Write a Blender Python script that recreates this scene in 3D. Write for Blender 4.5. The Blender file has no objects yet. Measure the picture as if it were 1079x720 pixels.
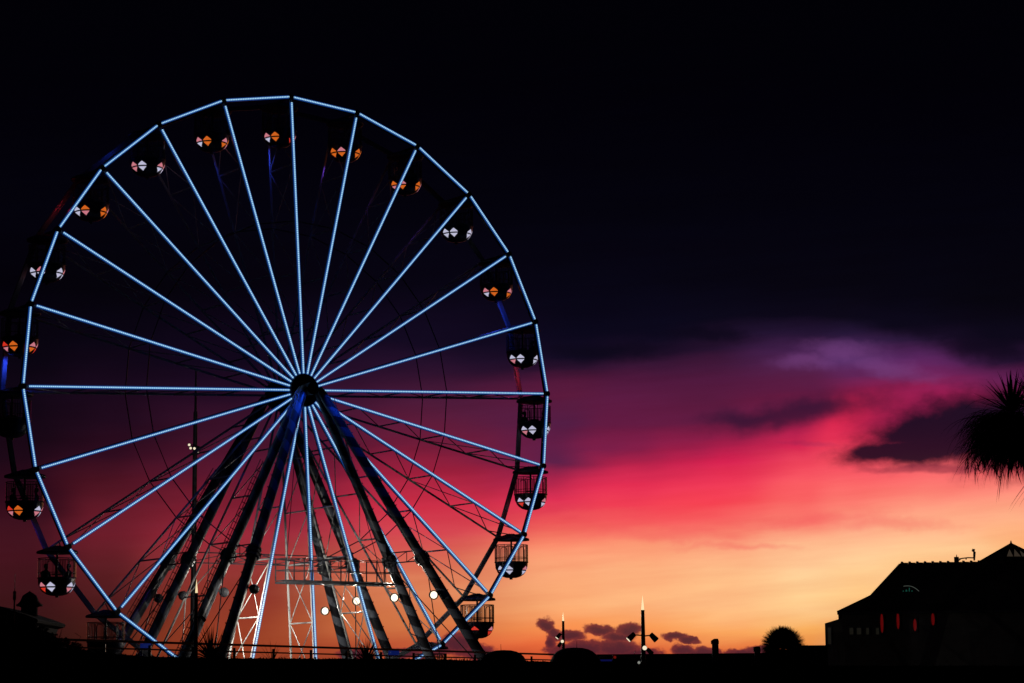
import bpy, bmesh, math, random
from mathutils import Vector, Matrix, Quaternion
random.seed(7)
SC = bpy.context.scene
COL = SC.collection
R = math.radians

# ------------------------------------------------------------------ camera
F_PX, PITCH, ROLL, EYE = 2511.27, 0.152124, -0.008234, 1.6
FWD = Vector((0, math.cos(PITCH), math.sin(PITCH)))
UP0 = Vector((0, -math.sin(PITCH), math.cos(PITCH)))
RT0 = Vector((1, 0, 0))
_c, _s = math.cos(ROLL), math.sin(ROLL)
RT = _c * RT0 + _s * UP0
UP = -_s * RT0 + _c * UP0
cam_d = bpy.data.cameras.new('camera')
cam = bpy.data.objects.new('camera', cam_d)
COL.objects.link(cam)
cam_d.sensor_width = 36
cam_d.lens = 36 * F_PX / 1079
cam_d.clip_end = 20000
m3 = Matrix((RT, UP, -FWD)).transposed()
cam.matrix_world = Matrix.Translation((0, 0, EYE)) @ m3.to_4x4()
SC.camera = cam


def ray(px, py):
    return (FWD + RT * ((px - 539.5) / F_PX) + UP * ((360 - py) / F_PX)).normalized()


def at(px, py, D):
    """point of the place at distance D (along world Y) seen towards this direction"""
    d = ray(px, py)
    return Vector((0, 0, EYE)) + d * (D / d.y)


def azel(px, py):
    d = ray(px, py)
    return math.degrees(math.atan2(d.x, d.y)), math.degrees(math.asin(d.z))


# ------------------------------------------------------------------ materials
def lin(c):
    return tuple((v / 255 / 12.92) if v / 255 <= 0.04045 else ((v / 255 + 0.055) / 1.055) ** 2.4 for v in c)


def mat(name, col, rough=0.6, metal=0.0, noise=0.25, nscale=3.0, spec=0.5, bump=0.0):
    m = bpy.data.materials.new(name)
    m.use_nodes = True
    nt = m.node_tree
    b = nt.nodes['Principled BSDF']
    b.inputs['Roughness'].default_value = rough
    b.inputs['Metallic'].default_value = metal
    b.inputs['Specular IOR Level'].default_value = spec
    tc = nt.nodes.new('ShaderNodeTexCoord')
    n = nt.nodes.new('ShaderNodeTexNoise')
    n.inputs['Scale'].default_value = nscale
    n.inputs['Detail'].default_value = 5
    nt.links.new(tc.outputs['Object'], n.inputs['Vector'])
    r = nt.nodes.new('ShaderNodeValToRGB')
    r.color_ramp.elements[0].position = 0.3
    r.color_ramp.elements[1].position = 0.7
    r.color_ramp.elements[0].color = tuple(v * (1 - noise) for v in col) + (1,)
    r.color_ramp.elements[1].color = tuple(min(1, v * (1 + noise)) for v in col) + (1,)
    nt.links.new(n.outputs['Fac'], r.inputs['Fac'])
    nt.links.new(r.outputs['Color'], b.inputs['Base Color'])
    if bump:
        bp = nt.nodes.new('ShaderNodeBump')
        bp.inputs['Strength'].default_value = bump
        nt.links.new(n.outputs['Fac'], bp.inputs['Height'])
        nt.links.new(bp.outputs['Normal'], b.inputs['Normal'])
    return m


def emis(name, col, strength=1.0, base=(0.1, 0.1, 0.1)):
    m = bpy.data.materials.new(name)
    m.use_nodes = True
    b = m.node_tree.nodes['Principled BSDF']
    b.inputs['Base Color'].default_value = base + (1,)
    b.inputs['Emission Color'].default_value = tuple(col) + (1,)
    b.inputs['Emission Strength'].default_value = strength
    b.inputs['Roughness'].default_value = 0.4
    return m


def dotted(name, lo, hi, pitch, strength=1.0):
    """row of small LEDs under a diffuser: the light itself alternates along the strip (object X)"""
    m = emis(name, hi, strength)
    nt = m.node_tree
    b = nt.nodes['Principled BSDF']
    tc = nt.nodes.new('ShaderNodeTexCoord')
    sx = nt.nodes.new('ShaderNodeSeparateXYZ')
    nt.links.new(tc.outputs['Object'], sx.inputs[0])
    mu = nt.nodes.new('ShaderNodeMath'); mu.operation = 'MULTIPLY'
    mu.inputs[1].default_value = 2 * math.pi / pitch
    nt.links.new(sx.outputs[0], mu.inputs[0])
    sn = nt.nodes.new('ShaderNodeMath'); sn.operation = 'SINE'
    nt.links.new(mu.outputs[0], sn.inputs[0])
    mr = nt.nodes.new('ShaderNodeMapRange')
    mr.inputs['From Min'].default_value = -0.7
    mr.inputs['From Max'].default_value = 0.7
    nt.links.new(sn.outputs[0], mr.inputs['Value'])
    mx = nt.nodes.new('ShaderNodeMix'); mx.data_type = 'RGBA'
    nt.links.new(mr.outputs[0], mx.inputs['Factor'])
    mx.inputs['A'].default_value = tuple(lo) + (1,)
    mx.inputs['B'].default_value = tuple(hi) + (1,)
    nt.links.new(mx.outputs['Result'], b.inputs['Emission Color'])
    return m


def striped(name, dark, light):
    """spiral painted bands round a leg (object Z runs along the leg)"""
    m = mat(name, dark, 0.35)
    nt = m.node_tree
    b = nt.nodes['Principled BSDF']
    tc = nt.nodes.new('ShaderNodeTexCoord')
    sx = nt.nodes.new('ShaderNodeSeparateXYZ')
    nt.links.new(tc.outputs['Object'], sx.inputs[0])

    def M(op, a, bb):
        q = nt.nodes.new('ShaderNodeMath'); q.operation = op
        for i, v in enumerate((a, bb)):
            if isinstance(v, (int, float)): q.inputs[i].default_value = v
            else: nt.links.new(v, q.inputs[i])
        return q.outputs[0]
    an = M('ARCTAN2', sx.outputs[1], sx.outputs[0])
    ph = M('ADD', M('MULTIPLY', sx.outputs[2], 2 * math.pi / 1.25), an)
    sn = M('SINE', ph, 0)
    th = M('GREATER_THAN', sn, 0.1)
    mx = nt.nodes.new('ShaderNodeMix'); mx.data_type = 'RGBA'
    nt.links.new(th, mx.inputs['Factor'])
    mx.inputs['A'].default_value = tuple(dark) + (1,)
    mx.inputs['B'].default_value = tuple(light) + (1,)
    nt.links.new(mx.outputs['Result'], b.inputs['Base Color'])
    return m


def glass(name, tint, alpha):
    m = bpy.data.materials.new(name)
    m.use_nodes = True
    nt = m.node_tree
    b = nt.nodes['Principled BSDF']
    b.inputs['Base Color'].default_value = tint + (1,)
    b.inputs['Roughness'].default_value = 0.08
    b.inputs['Alpha'].default_value = alpha
    return m


M_STEEL = mat('dark_steel', (0.03, 0.031, 0.037), 0.45, 0.0, 0.3)
M_PAINT = mat('grey_paint', (0.14, 0.15, 0.17), 0.4, 0.0, 0.2)
M_TRUSS = mat('white_truss_paint', (0.3, 0.3, 0.3), 0.5, 0.0, 0.2)
M_LEG = striped('spiral_striped_leg', (0.012, 0.012, 0.016), (0.085, 0.095, 0.12))
M_HUB = mat('hub_paint', (0.02, 0.02, 0.03), 0.5)
M_BOWL = mat('gondola_shell', (0.02, 0.016, 0.03), 0.35)
M_ROOF = mat('gondola_roof', (0.03, 0.03, 0.05), 0.45)
M_CAGE = mat('gondola_rail', (0.05, 0.045, 0.05), 0.5)
M_GLASS = glass('tinted_screen', (0.03, 0.025, 0.03), 0.33)
M_STRIP = dotted('led_dots', (0.14, 0.34, 0.62), (0.46, 0.78, 1.0), 0.105, 1.0)
M_HALO = emis('led_halo_glow', (0.004, 0.04, 0.2), 1.0, (0.02, 0.02, 0.03))  # blue halo of the LEDs, put into a glowing backing colour
M_SKIN = mat('skin', (0.35, 0.22, 0.16), 0.6)
M_CLOTH = mat('dark_clothes', (0.03, 0.03, 0.04), 0.9)
M_HAIR = mat('dark_hair', (0.02, 0.015, 0.012), 0.8)
M_FLOOD = emis('floodlight_face', (1.0, 0.86, 0.62), 1.7)
M_WARM = emis('small_lamp_face', (1.0, 0.86, 0.62), 0.95)
M_TIP = emis('lit_spire_tip', (1.0, 0.80, 0.45), 1.0, (0.8, 0.75, 0.6))
M_BLUE = emis('blue_lamp', (0.02, 0.06, 0.6), 0.12)
M_RED = emis('red_lamp', (1.0, 0.012, 0.015), 0.075)
M_TAIL = emis('tail_lamp', (1.0, 0.03, 0.02), 0.04)
M_BAR = emis('dim_blue_lamp', (0.02, 0.03, 0.4), 0.12)
M_MARK = emis('dim_red_marker', (1.0, 0.04, 0.02), 0.12)
M_PALE = emis('dim_window_light', (0.28, 0.26, 0.17), 0.02)
M_NEON = emis('neon_pale', (0.6, 0.7, 0.6), 0.09)
M_NEONG = emis('neon_green', (0.05, 0.5, 0.35), 0.09)
LAMP = {'W': emis('lamp_white', lin((198, 197, 224)), 0.85), 'O': emis('lamp_orange', lin((228, 108, 32)), 0.78),
        'R': emis('lamp_red', lin((225, 52, 36)), 0.8), 'P': emis('lamp_pink', lin((224, 134, 148)), 0.75)}
M_OFF = mat('lamp_unlit', (0.08, 0.08, 0.09), 0.3)
M_LEAF = mat('sword_leaf', (0.035, 0.05, 0.025), 0.7, 0, 0.4, spec=0.2)
M_DEAD = mat('dead_leaf', (0.06, 0.045, 0.03), 0.8, 0, 0.4, spec=0.15)
M_BARK = mat('bark', (0.07, 0.055, 0.045), 0.9, 0, 0.4, 8, bump=.5)
M_HEDGE = mat('hedge_leaf', (0.025, 0.04, 0.02), 0.85, 0, 0.4, 6, spec=0.1)
M_WALL = mat('rendered_wall', (0.05, 0.047, 0.045), 0.85, 0, 0.2, 1.5, spec=0.2)
M_TILE = mat('roof_tile', (0.028, 0.023, 0.022), 0.8, 0, 0.3, 2, spec=0.2)
M_STONE = mat('dark_stone', (0.12, 0.11, 0.1), 0.85, 0, 0.3, 4, spec=0.2)
M_GROUND = mat('ground_soil', (0.015, 0.015, 0.013), 1.0, 0, 0.35, 0.5, spec=0.0)
M_CARP = mat('car_paint_dark', (0.015, 0.016, 0.02), 0.85, spec=.08)
M_CARG = mat('car_glass', (0.01, 0.01, 0.012), 0.8, spec=.08)
M_TYRE = mat('tyre_rubber', (0.02, 0.02, 0.02), 0.9)


# ------------------------------------------------------------------ mesh helpers
class MB:
    def __init__(self):
        self.bm = bmesh.new()
        self.mi = 0

    def _faces(self, n0):
        for f in self.bm.faces:
            if not f.tag:
                f.material_index = self.mi
                f.tag = True

    def box(self, c, s, rot=None):
        n0 = len(self.bm.faces)
        M = Matrix.Translation(c) @ (rot.to_4x4() if rot else Matrix()) @ Matrix.Diagonal((s[0], s[1], s[2], 1))
        bmesh.ops.create_cube(self.bm, size=1, matrix=M)
        self._faces(n0)
        return self

    def bar(self, a, b, w, h=None, up=None):
        """rectangular bar from a to b"""
        a, b = Vector(a), Vector(b)
        d = b - a
        x = d.normalized()
        u = Vector(up) if up else Vector((0, 0, 1))
        if abs(x.dot(u)) > 0.98: u = Vector((0, 1, 0))
        y = u.cross(x).normalized()
        z = x.cross(y)
        rot = Matrix((x, y, z)).transposed()
        return self.box((a + b) / 2, (d.length, w, h or w), rot)

    def tube(self, a, b, r, r2=None, seg=8, caps=True):
        n0 = len(self.bm.faces)
        a, b = Vector(a), Vector(b)
        d = b - a
        q = Vector((0, 0, 1)).rotation_difference(d.normalized())
        M = Matrix.Translation((a + b) / 2) @ q.to_matrix().to_4x4()
        bmesh.ops.create_cone(self.bm, cap_ends=caps, segments=seg, radius1=r, radius2=r if r2 is None else r2, depth=d.length, matrix=M)
        self._faces(n0)
        return self

    def path(self, pts, r, seg=6, closed=False):
        n0 = len(self.bm.faces)
        pts = [Vector(p) for p in pts]
        n = len(pts)
        rings = []
        for i, p in enumerate(pts):
            if closed: t = pts[(i + 1) % n] - pts[i - 1]
            else: t = pts[min(i + 1, n - 1)] - pts[max(i - 1, 0)]
            t.normalize()
            u = Vector((0, 0, 1)) if abs(t.z) < 0.9 else Vector((0, 1, 0))
            x = u.cross(t).normalized(); y = t.cross(x)
            rr = r[i] if isinstance(r, (list, tuple)) else r
            rings.append([self.bm.verts.new(p + (x * math.cos(k * 2 * math.pi / seg) + y * math.sin(k * 2 * math.pi / seg)) * rr) for k in range(seg)])
        for i in range(n if closed else n - 1):
            A, B = rings[i], rings[(i + 1) % n]
            for k in range(seg):
                self.bm.faces.new((A[k], A[(k + 1) % seg], B[(k + 1) % seg], B[k]))
        if not closed:
            self.bm.faces.new(rings[0][::-1]); self.bm.faces.new(rings[-1])
        self._faces(n0)
        return self

    def lathe(self, prof, seg=32, c=(0, 0, 0)):
        n0 = len(self.bm.faces)
        c = Vector(c)
        rings = []
        for r, z in prof:
            if r < 1e-5: rings.append([self.bm.verts.new(c + Vector((0, 0, z)))])
            else: rings.append([self.bm.verts.new(c + Vector((r * math.cos(2 * math.pi * k / seg), r * math.sin(2 * math.pi * k / seg), z))) for k in range(seg)])
        for A, B in zip(rings, rings[1:]):
            for k in range(seg):
                k2 = (k + 1) % seg
                if len(A) == 1 and len(B) > 1: self.bm.faces.new((A[0], B[k], B[k2]))
                elif len(B) == 1 and len(A) > 1: self.bm.faces.new((A[k], A[k2], B[0]))
                elif len(A) > 1: self.bm.faces.new((A[k], A[k2], B[k2], B[k]))
        self._faces(n0)
        return self

    def poly(self, pts, thick):
        """flat polygon given by 3D points, extruded by the vector thick"""
        n0 = len(self.bm.faces)
        thick = Vector(thick)
        A = [self.bm.verts.new(Vector(p)) for p in pts]
        B = [self.bm.verts.new(Vector(p) + thick) for p in pts]
        n = len(A)
        self.bm.faces.new(A); self.bm.faces.new(B[::-1])
        for i in range(n):
            self.bm.faces.new((A[i], B[i], B[(i + 1) % n], A[(i + 1) % n]))
        self._faces(n0)
        return self

    def quad(self, *p):
        n0 = len(self.bm.faces)
        self.bm.faces.new([self.bm.verts.new(Vector(q)) for q in p])
        self._faces(n0)
        return self

    def solid(self, verts, faces):
        n0 = len(self.bm.faces)
        vs = [self.bm.verts.new(Vector(v)) for v in verts]
        for f in faces: self.bm.faces.new([vs[i] for i in f])
        self._faces(n0)
        return self

    def build(self, name, m, parent=None, smooth=False, loc=None, rotm=None, bevel=0):
        me = bpy.data.meshes.new(name)
        bmesh.ops.recalc_face_normals(self.bm, faces=self.bm.faces)
        self.bm.to_mesh(me)
        self.bm.free()
        for x in (m if isinstance(m, (list, tuple)) else [m]): me.materials.append(x)
        if smooth:
            for p in me.polygons: p.use_smooth = True
        o = bpy.data.objects.new(name, me)
        COL.objects.link(o)
        if parent: o.parent = parent
        if rotm is not None: o.matrix_local = Matrix.Translation(loc or (0, 0, 0)) @ rotm.to_4x4()
        elif loc is not None: o.location = loc
        if bevel:
            bv = o.modifiers.new('bevel', 'BEVEL'); bv.width = bevel; bv.segments = 2
        return o


def tag(o, label=None, cat=None, group=None, kind=None):
    if label: o['label'] = label
    if cat: o['category'] = cat
    if group: o['group'] = group
    if kind: o['kind'] = kind
    return o


def empty(name, loc, rz=0.0):
    o = bpy.data.objects.new(name, None)
    COL.objects.link(o)
    o.empty_display_size = 0.3
    o.location = loc
    o.rotation_euler = (0, 0, rz)
    return o


def frame_x(d, up=(0, 0, 1)):
    """rotation whose X axis is d"""
    x = Vector(d).normalized()
    u = Vector(up)
    if abs(x.dot(u)) > 0.98: u = Vector((0, 1, 0))
    y = u.cross(x).normalized()
    return Matrix((x, y, x.cross(y))).transposed()


def frame_z(d):
    z = Vector(d).normalized()
    u = Vector((0, 1, 0))
    x = u.cross(z).normalized()
    return Matrix((x, z.cross(x), z)).transposed()


def lamp(name, kind, loc, col, power, parent=None, direction=None, size=0.1, angle=120, blend=0.6):
    d = bpy.data.lights.new(name, kind)
    d.color = col
    d.energy = power
    d.shadow_soft_size = size
    if kind == 'SPOT':
        d.spot_size = R(angle); d.spot_blend = blend
    o = bpy.data.objects.new(name, d)
    COL.objects.link(o)
    if parent: o.parent = parent
    o.location = loc
    if direction is not None:
        o.rotation_mode = 'QUATERNION'
        o.rotation_quaternion = Vector((0, 0, -1)).rotation_difference(Vector(direction).normalized())
    return o


# ------------------------------------------------------------------ SKY (world, in directions of the place)
W = bpy.data.worlds.new('World')
SC.world = W
W.use_nodes = True
nt = W.node_tree
nt.nodes.clear()


def N(t, **k):
    n = nt.nodes.new(t)
    for a, v in k.items(): setattr(n, a, v)
    return n


def MA(op, a, b=0.0, c=None, clamp=False):
    q = N('ShaderNodeMath', operation=op, use_clamp=clamp)
    for i, v in enumerate((a, b) if c is None else (a, b, c)):
        if isinstance(v, (int, float)): q.inputs[i].default_value = v
        else: nt.links.new(v, q.inputs[i])
    return q.outputs[0]


def SM(v, a, b):
    q = N('ShaderNodeMapRange', interpolation_type='SMOOTHSTEP')
    nt.links.new(v, q.inputs['Value'])
    q.inputs['From Min'].default_value = a
    q.inputs['From Max'].default_value = b
    return q.outputs[0]


def MIX(f, a, b, blend='MIX'):
    q = N('ShaderNodeMix', data_type='RGBA', blend_type=blend)
    for k, v in (('Factor', f), ('A', a), ('B', b)):
        if isinstance(v, (int, float)): q.inputs[k].default_value = v
        elif isinstance(v, tuple): q.inputs[k].default_value = v + (1,)
        else: nt.links.new(v, q.inputs[k])
    return q.outputs['Result']


tc = N('ShaderNodeTexCoord')
sp = N('ShaderNodeSeparateXYZ')
nt.links.new(tc.outputs['Generated'], sp.inputs[0])
AZ = MA('MULTIPLY', MA('ARCTAN2', sp.outputs[0], sp.outputs[1]), 180 / math.pi)
EL = MA('MULTIPLY', MA('ARCSINE', sp.outputs[2]), 180 / math.pi)


def noise(sa, se, scale, detail=4, rough=0.55, off=0.0, az=None, el=None):
    cb = N('ShaderNodeCombineXYZ')
    nt.links.new(MA('MULTIPLY', az or AZ, sa), cb.inputs[0])
    nt.links.new(MA('MULTIPLY', el or EL, se), cb.inputs[1])
    cb.inputs[2].default_value = off
    n = N('ShaderNodeTexNoise')
    n.inputs['Scale'].default_value = scale
    n.inputs['Detail'].default_value = detail
    n.inputs['Roughness'].default_value = rough
    nt.links.new(cb.outputs[0], n.inputs['Vector'])
    return MA('SUBTRACT', n.outputs['Fac'], 0.5)


ELt = MA('ADD', EL, MA('MULTIPLY', AZ, -0.07))
n1 = noise(0.16, 0.75, 1.0, 3, 0.45, 1.3, el=ELt)
n2 = noise(0.3, 1.5, 1.0, 5, 0.55, 5.1, el=ELt)
EW = MA('ADD', EL, MA('ADD', MA('MULTIPLY', n1, 0.55), MA('MULTIPLY', n2, 0.42)))
AW = MA('ADD', AZ, MA('MULTIPLY', noise(0.3, 0.5, 1.0, 2, 0.5, 9.0), 3.0))

TOP = [(0, (1, 1, 5)), (110, (2, 1, 7)), (220, (4, 3, 12))]
COLS = [
 (20, [(300,(4,2,9)),(380,(10,5,17)),(430,(18,7,20)),(480,(29,9,23)),(520,(45,11,26)),(560,(63,18,30)),(590,(68,20,30)),(630,(59,20,24)),(680,(50,22,18)),(720,(43,20,18))]),
 (110, [(300,(5,3,10)),(360,(10,5,18)),(400,(23,9,27)),(440,(32,10,28)),(480,(48,13,31)),(510,(74,19,33)),(540,(99,26,40)),(565,(108,29,42)),(600,(92,30,36)),(640,(72,27,26)),(680,(61,25,18)),(720,(50,22,18))]),
 (250, [(300,(6,3,12)),(380,(18,8,28)),(420,(38,13,36)),(460,(63,19,42)),(500,(94,24,47)),(540,(133,33,52)),(565,(152,41,57)),(590,(148,50,54)),(620,(141,54,44)),(660,(150,62,40)),(685,(142,58,32)),(720,(111,48,32))]),
 (450, [(300,(8,5,18)),(360,(19,10,32)),(390,(44,18,46)),(430,(78,27,58)),(470,(111,28,57)),(500,(157,32,61)),(530,(206,48,73)),(560,(212,69,80)),(590,(216,105,84)),(620,(220,129,88)),(650,(214,119,70)),(685,(194,87,54)),(720,(149,65,46))]),
 (600, [(300,(7,5,18)),(350,(11,8,27)),(378,(18,11,34)),(392,(40,17,44)),(406,(84,25,60)),(420,(92,27,62)),(448,(84,30,70)),(465,(98,30,70)),(487,(92,32,72)),(503,(168,36,74)),(525,(222,48,82)),(548,(236,84,86)),(570,(250,136,106)),(600,(252,170,122)),(635,(252,174,118)),(660,(248,144,80)),(680,(238,112,62)),(690,(215,90,50)),(720,(170,70,50))]),
 (670, [(300,(7,5,18)),(350,(12,9,28)),(372,(28,14,38)),(386,(56,21,52)),(402,(80,25,62)),(430,(94,27,66)),(450,(100,28,68)),(472,(132,30,72)),(490,(190,36,76)),(510,(228,46,82)),(532,(240,62,84)),(552,(246,96,94)),(570,(250,142,110)),(600,(254,178,128)),(635,(253,180,124)),(660,(249,152,84)),(690,(220,98,54)),(720,(170,70,50))]),
 (750, [(300,(7,5,17)),(340,(12,9,26)),(364,(36,17,44)),(382,(66,23,56)),(400,(80,25,62)),(425,(88,26,62)),(446,(98,27,64)),(463,(150,28,70)),(485,(214,34,80)),(505,(236,54,86)),(530,(246,66,82)),(548,(248,92,94)),(562,(250,120,105)),(575,(252,156,122)),(600,(254,188,136)),(640,(254,188,130)),(665,(250,164,92)),(690,(228,114,60)),(720,(180,80,50))]),
 (850, [(300,(7,5,16)),(335,(12,8,24)),(352,(36,20,50)),(370,(70,33,78)),(390,(84,32,74)),(412,(94,27,66)),(430,(120,28,68)),(452,(170,30,74)),(468,(212,38,80)),(490,(244,74,96)),(510,(250,92,98)),(530,(250,98,98)),(552,(250,122,108)),(575,(254,184,140)),(610,(255,208,152)),(640,(254,200,138)),(665,(248,172,92)),(690,(228,128,60)),(720,(180,90,50))]),
 (905, [(300,(7,5,15)),(335,(13,9,24)),(354,(40,24,58)),(376,(80,42,96)),(398,(96,36,86)),(412,(140,28,74)),(434,(212,34,78)),(455,(224,46,82)),(472,(236,66,90)),(490,(246,82,98)),(510,(252,104,104)),(535,(252,122,110)),(560,(254,168,134)),(590,(255,206,152)),(630,(254,198,132)),(720,(180,90,50))]),
 (980, [(310,(7,5,16)),(342,(13,9,26)),(362,(44,24,58)),(380,(90,38,94)),(398,(112,34,88)),(415,(150,28,78)),(440,(140,28,72)),(470,(205,50,84)),(496,(250,104,106)),(520,(253,132,116)),(548,(254,166,132)),(580,(254,200,146)),(610,(252,188,120)),(650,(244,165,85)),(720,(180,90,50))]),
 (1060, [(320,(7,5,14)),(360,(14,9,26)),(382,(46,22,56)),(402,(98,32,80)),(420,(120,24,62)),(450,(110,26,60)),(475,(180,50,75)),(495,(240,92,96)),(515,(252,132,118)),(545,(254,175,134)),(580,(250,172,106)),(620,(240,160,90)),(720,(150,80,50))]),
]
E0, E1 = -4.0, 18.0
ELF = MA('DIVIDE', MA('SUBTRACT', EW, E0), E1 - E0)
prev = None
for px, stops in COLS:
    rmp = N('ShaderNodeValToRGB')
    cr = rmp.color_ramp
    cr.interpolation = 'LINEAR'
    st = sorted([((azel(px, y)[1] - E0) / (E1 - E0), lin(c)) for y, c in TOP + stops])
    while len(cr.elements) < len(st): cr.elements.new(0.5)
    for e, (p, c) in zip(cr.elements, st):
        e.position = p; e.color = c + (1,)
    nt.links.new(ELF, rmp.inputs['Fac'])
    a = azel(px, 550)[0]
    if prev is None: acc = rmp.outputs['Color']
    else: acc = MIX(SM(AW, prev, a), acc, rmp.outputs['Color'])
    prev = a
# fine streaks in the lit band
n3 = noise(0.25, 2.6, 1.0, 5, 0.6, 2.2, el=ELt)
sc_ = MA('ADD', 1.0, MA('MULTIPLY', n3, 0.45))
cbs = N('ShaderNodeCombineXYZ')
nt.links.new(MA('ADD', 1.0, MA('MULTIPLY', n3, 0.15)), cbs.inputs[0])
nt.links.new(sc_, cbs.inputs[1]); nt.links.new(sc_, cbs.inputs[2])
acc = MIX(1.0, acc, cbs.outputs[0], 'MULTIPLY')


def blobs(items, warp_s, warp_a, seed, nz_s, nz_a, lo, hi, col, opacity=1.0, col2=None):
    """clouds: union of soft ellipses (centre px, radii in px, tilt), broken up by noise"""
    global acc
    wa = MA('MULTIPLY', noise(1, 1, warp_s, 3, 0.55, seed), warp_a)
    we = MA('MULTIPLY', noise(1, 1, warp_s, 3, 0.55, seed + 3.7), warp_a)
    A2, E2 = MA('ADD', AZ, wa), MA('ADD', EL, we)
    u = None
    for (cx, cy, rx, ry, tilt) in items:
        ca, ce = azel(cx, cy)
        dg = 0.0228
        da, de = MA('SUBTRACT', A2, ca), MA('SUBTRACT', E2, ce)
        ct, stt = math.cos(R(tilt)), math.sin(R(tilt))
        x = MA('DIVIDE', MA('ADD', MA('MULTIPLY', da, ct), MA('MULTIPLY', de, stt)), rx * dg)
        y = MA('DIVIDE', MA('SUBTRACT', MA('MULTIPLY', de, ct), MA('MULTIPLY', da, stt)), ry * dg)
        d = MA('SUBTRACT', 1.0, MA('SQRT', MA('ADD', MA('MULTIPLY', x, x), MA('MULTIPLY', y, y))))
        u = d if u is None else MA('MAXIMUM', u, d)
    u = MA('ADD', u, MA('MULTIPLY', noise(1, 1.6, nz_s, 6, 0.6, seed + 8), nz_a))
    m = MA('MULTIPLY', SM(u, lo, hi), opacity)
    acc = MIX(m, acc, lin(col) if col2 is None else MIX(SM(u, lo, hi + 0.5), lin(col2), lin(col)))


# high soft clouds lit purple, then the two slate banks
blobs([(890, 370, 46, 12, -6), (935, 386, 52, 11, -14), (850, 380, 36, 9, 0)], 0.8, 0.6, 3.0, 2.0, 1.1, -0.4, 0.9, (120, 66, 128), 0.5)
blobs([(960, 345, 70, 12, -14), (1040, 368, 60, 16, -14), (640, 372, 60, 10, 0), (745, 352, 50, 8, 0)], 0.8, 0.6, 13.0, 1.8, 1.0, -0.5, 0.8, (12, 8, 24), 0.75)
blobs([(965, 398, 26, 4, 4), (1000, 402, 20, 4, 0), (905, 392, 22, 4, 0), (855, 468, 30, 3, -4)], 0.9, 0.5, 17.0, 2.6, 1.2, -0.4, 0.8, (96, 34, 84), 0.22)
blobs([(850, 432, 82, 13, 9), (800, 440, 52, 10, 3)], 0.8, 0.7, 11.0, 1.6, 0.8, -0.75, 0.85, (46, 20, 50), 0.85)
blobs([(1005, 450, 92, 32, 10), (975, 452, 66, 22, 14), (975, 474, 84, 17, 2), (1070, 455, 100, 44, 0), (930, 475, 46, 12, 8)], 0.8, 0.45, 21.0, 1.7, 0.8, -0.4, 0.5, (25, 14, 34), 0.97)
blobs([(985, 494, 85, 5, 0)], 0.9, 0.3, 31.0, 2.2, 0.8, -0.2, 0.6, (110, 32, 58), 0.55)
blobs([(690, 562, 100, 7, -3), (850, 548, 90, 7, 3), (940, 552, 70, 8, -4), (780, 575, 60, 4, 0), (620, 540, 50, 6, 4)], 0.9, 0.6, 27.0, 2.4, 1.2, -0.5, 1.0, (242, 88, 92), 0.38)
# little cumulus along the sea
CUM = [(575, 659, 10, 8, 0), (584, 668, 13, 7, -30), (602, 670, 16, 7, 0), (580, 678, 6, 9, 0), (634, 664, 20, 7, -6), (663, 664, 15, 8, 8), (652, 672, 20, 6, 0),
       (618, 683, 28, 10, 0), (650, 684, 34, 10, 0), (600, 686, 30, 8, 0), (712, 671, 15, 5, -4), (726, 675, 14, 4, -10), (722, 686, 16, 8, 0), (740, 688, 22, 7, 0), (782, 688, 22, 5, 0),
       (800, 686, 24, 6, 0), (672, 690, 30, 8, 0), (483, 678, 22, 12, 0), (462, 684, 22, 8, 0), (500, 687, 24, 9, 0), (425, 688, 26, 6, 0), (372, 690, 18, 6, 0)]
blobs(CUM, 2.6, 0.28, 41.0, 5.5, 0.75, -0.12, 0.25, (70, 27, 44), 0.95, (128, 46, 48))

# below the horizon and away behind the viewer the sky is dark
acc = MIX(SM(MA('ABSOLUTE', AZ), 20.0, 75.0), acc, (0.0012, 0.0008, 0.0024))
acc = MIX(SM(EL, -0.5, -5.0), acc, (0.001, 0.0008, 0.001))
acc = MIX(SM(EL, 11.0, 22.0), acc, (0.0006, 0.0005, 0.0017))
bg = N('ShaderNodeBackground')
nt.links.new(acc, bg.inputs['Color'])
out = N('ShaderNodeOutputWorld')
nt.links.new(bg.outputs[0], out.inputs[0])

SC.view_settings.view_transform = 'Standard'
SC.view_settings.look = 'None'
SC.view_settings.exposure = 0
SC.view_settings.gamma = 1

# ------------------------------------------------------------------ GROUND
G1, G2 = 2.2, -0.8


def gz(y):
    if y < 20: return 0.0
    if y < 44: t = (y - 20) / 24; return G1 * t * t * (3 - 2 * t)
    if y < 108: return G1
    if y < 110: return G1 + (G2 - G1) * (y - 108) / 2
    return G2


b = MB()
ys = [-400, -60, 0, 20, 24, 28, 32, 36, 40, 44, 60, 80, 100, 108, 110, 140, 200, 400, 1500]
xs = [-1500, -300, -100, -40, 0, 40, 100, 300, 1500]
vs = {}
for j, y in enumerate(ys):
    for i, x in enumerate(xs):
        vs[i, j] = b.bm.verts.new((x, y, gz(y)))
for j in range(len(ys) - 1):
    for i in range(len(xs) - 1):
        b.bm.faces.new((vs[i, j], vs[i + 1, j], vs[i + 1, j + 1], vs[i, j + 1]))
tag(b.build('ground', M_GROUND, smooth=False), kind='structure')
b = MB()
b.quad((-4000, 210, G2 + 0.02), (4000, 210, G2 + 0.02), (4000, 9000, G2 + 0.02), (-4000, 9000, G2 + 0.02))
tag(b.build('sea', mat('sea_water', (0.01, 0.015, 0.02), 0.35, 0, 0.2, 0.05)), kind='structure')
b = MB()
b.box((0, 84, G1 - 0.03), (160, 10, 0.07))
tag(b.build('road', mat('asphalt', (0.05, 0.05, 0.052), 0.9, 0, 0.2, 2, spec=0.1)), kind='structure')

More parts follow.
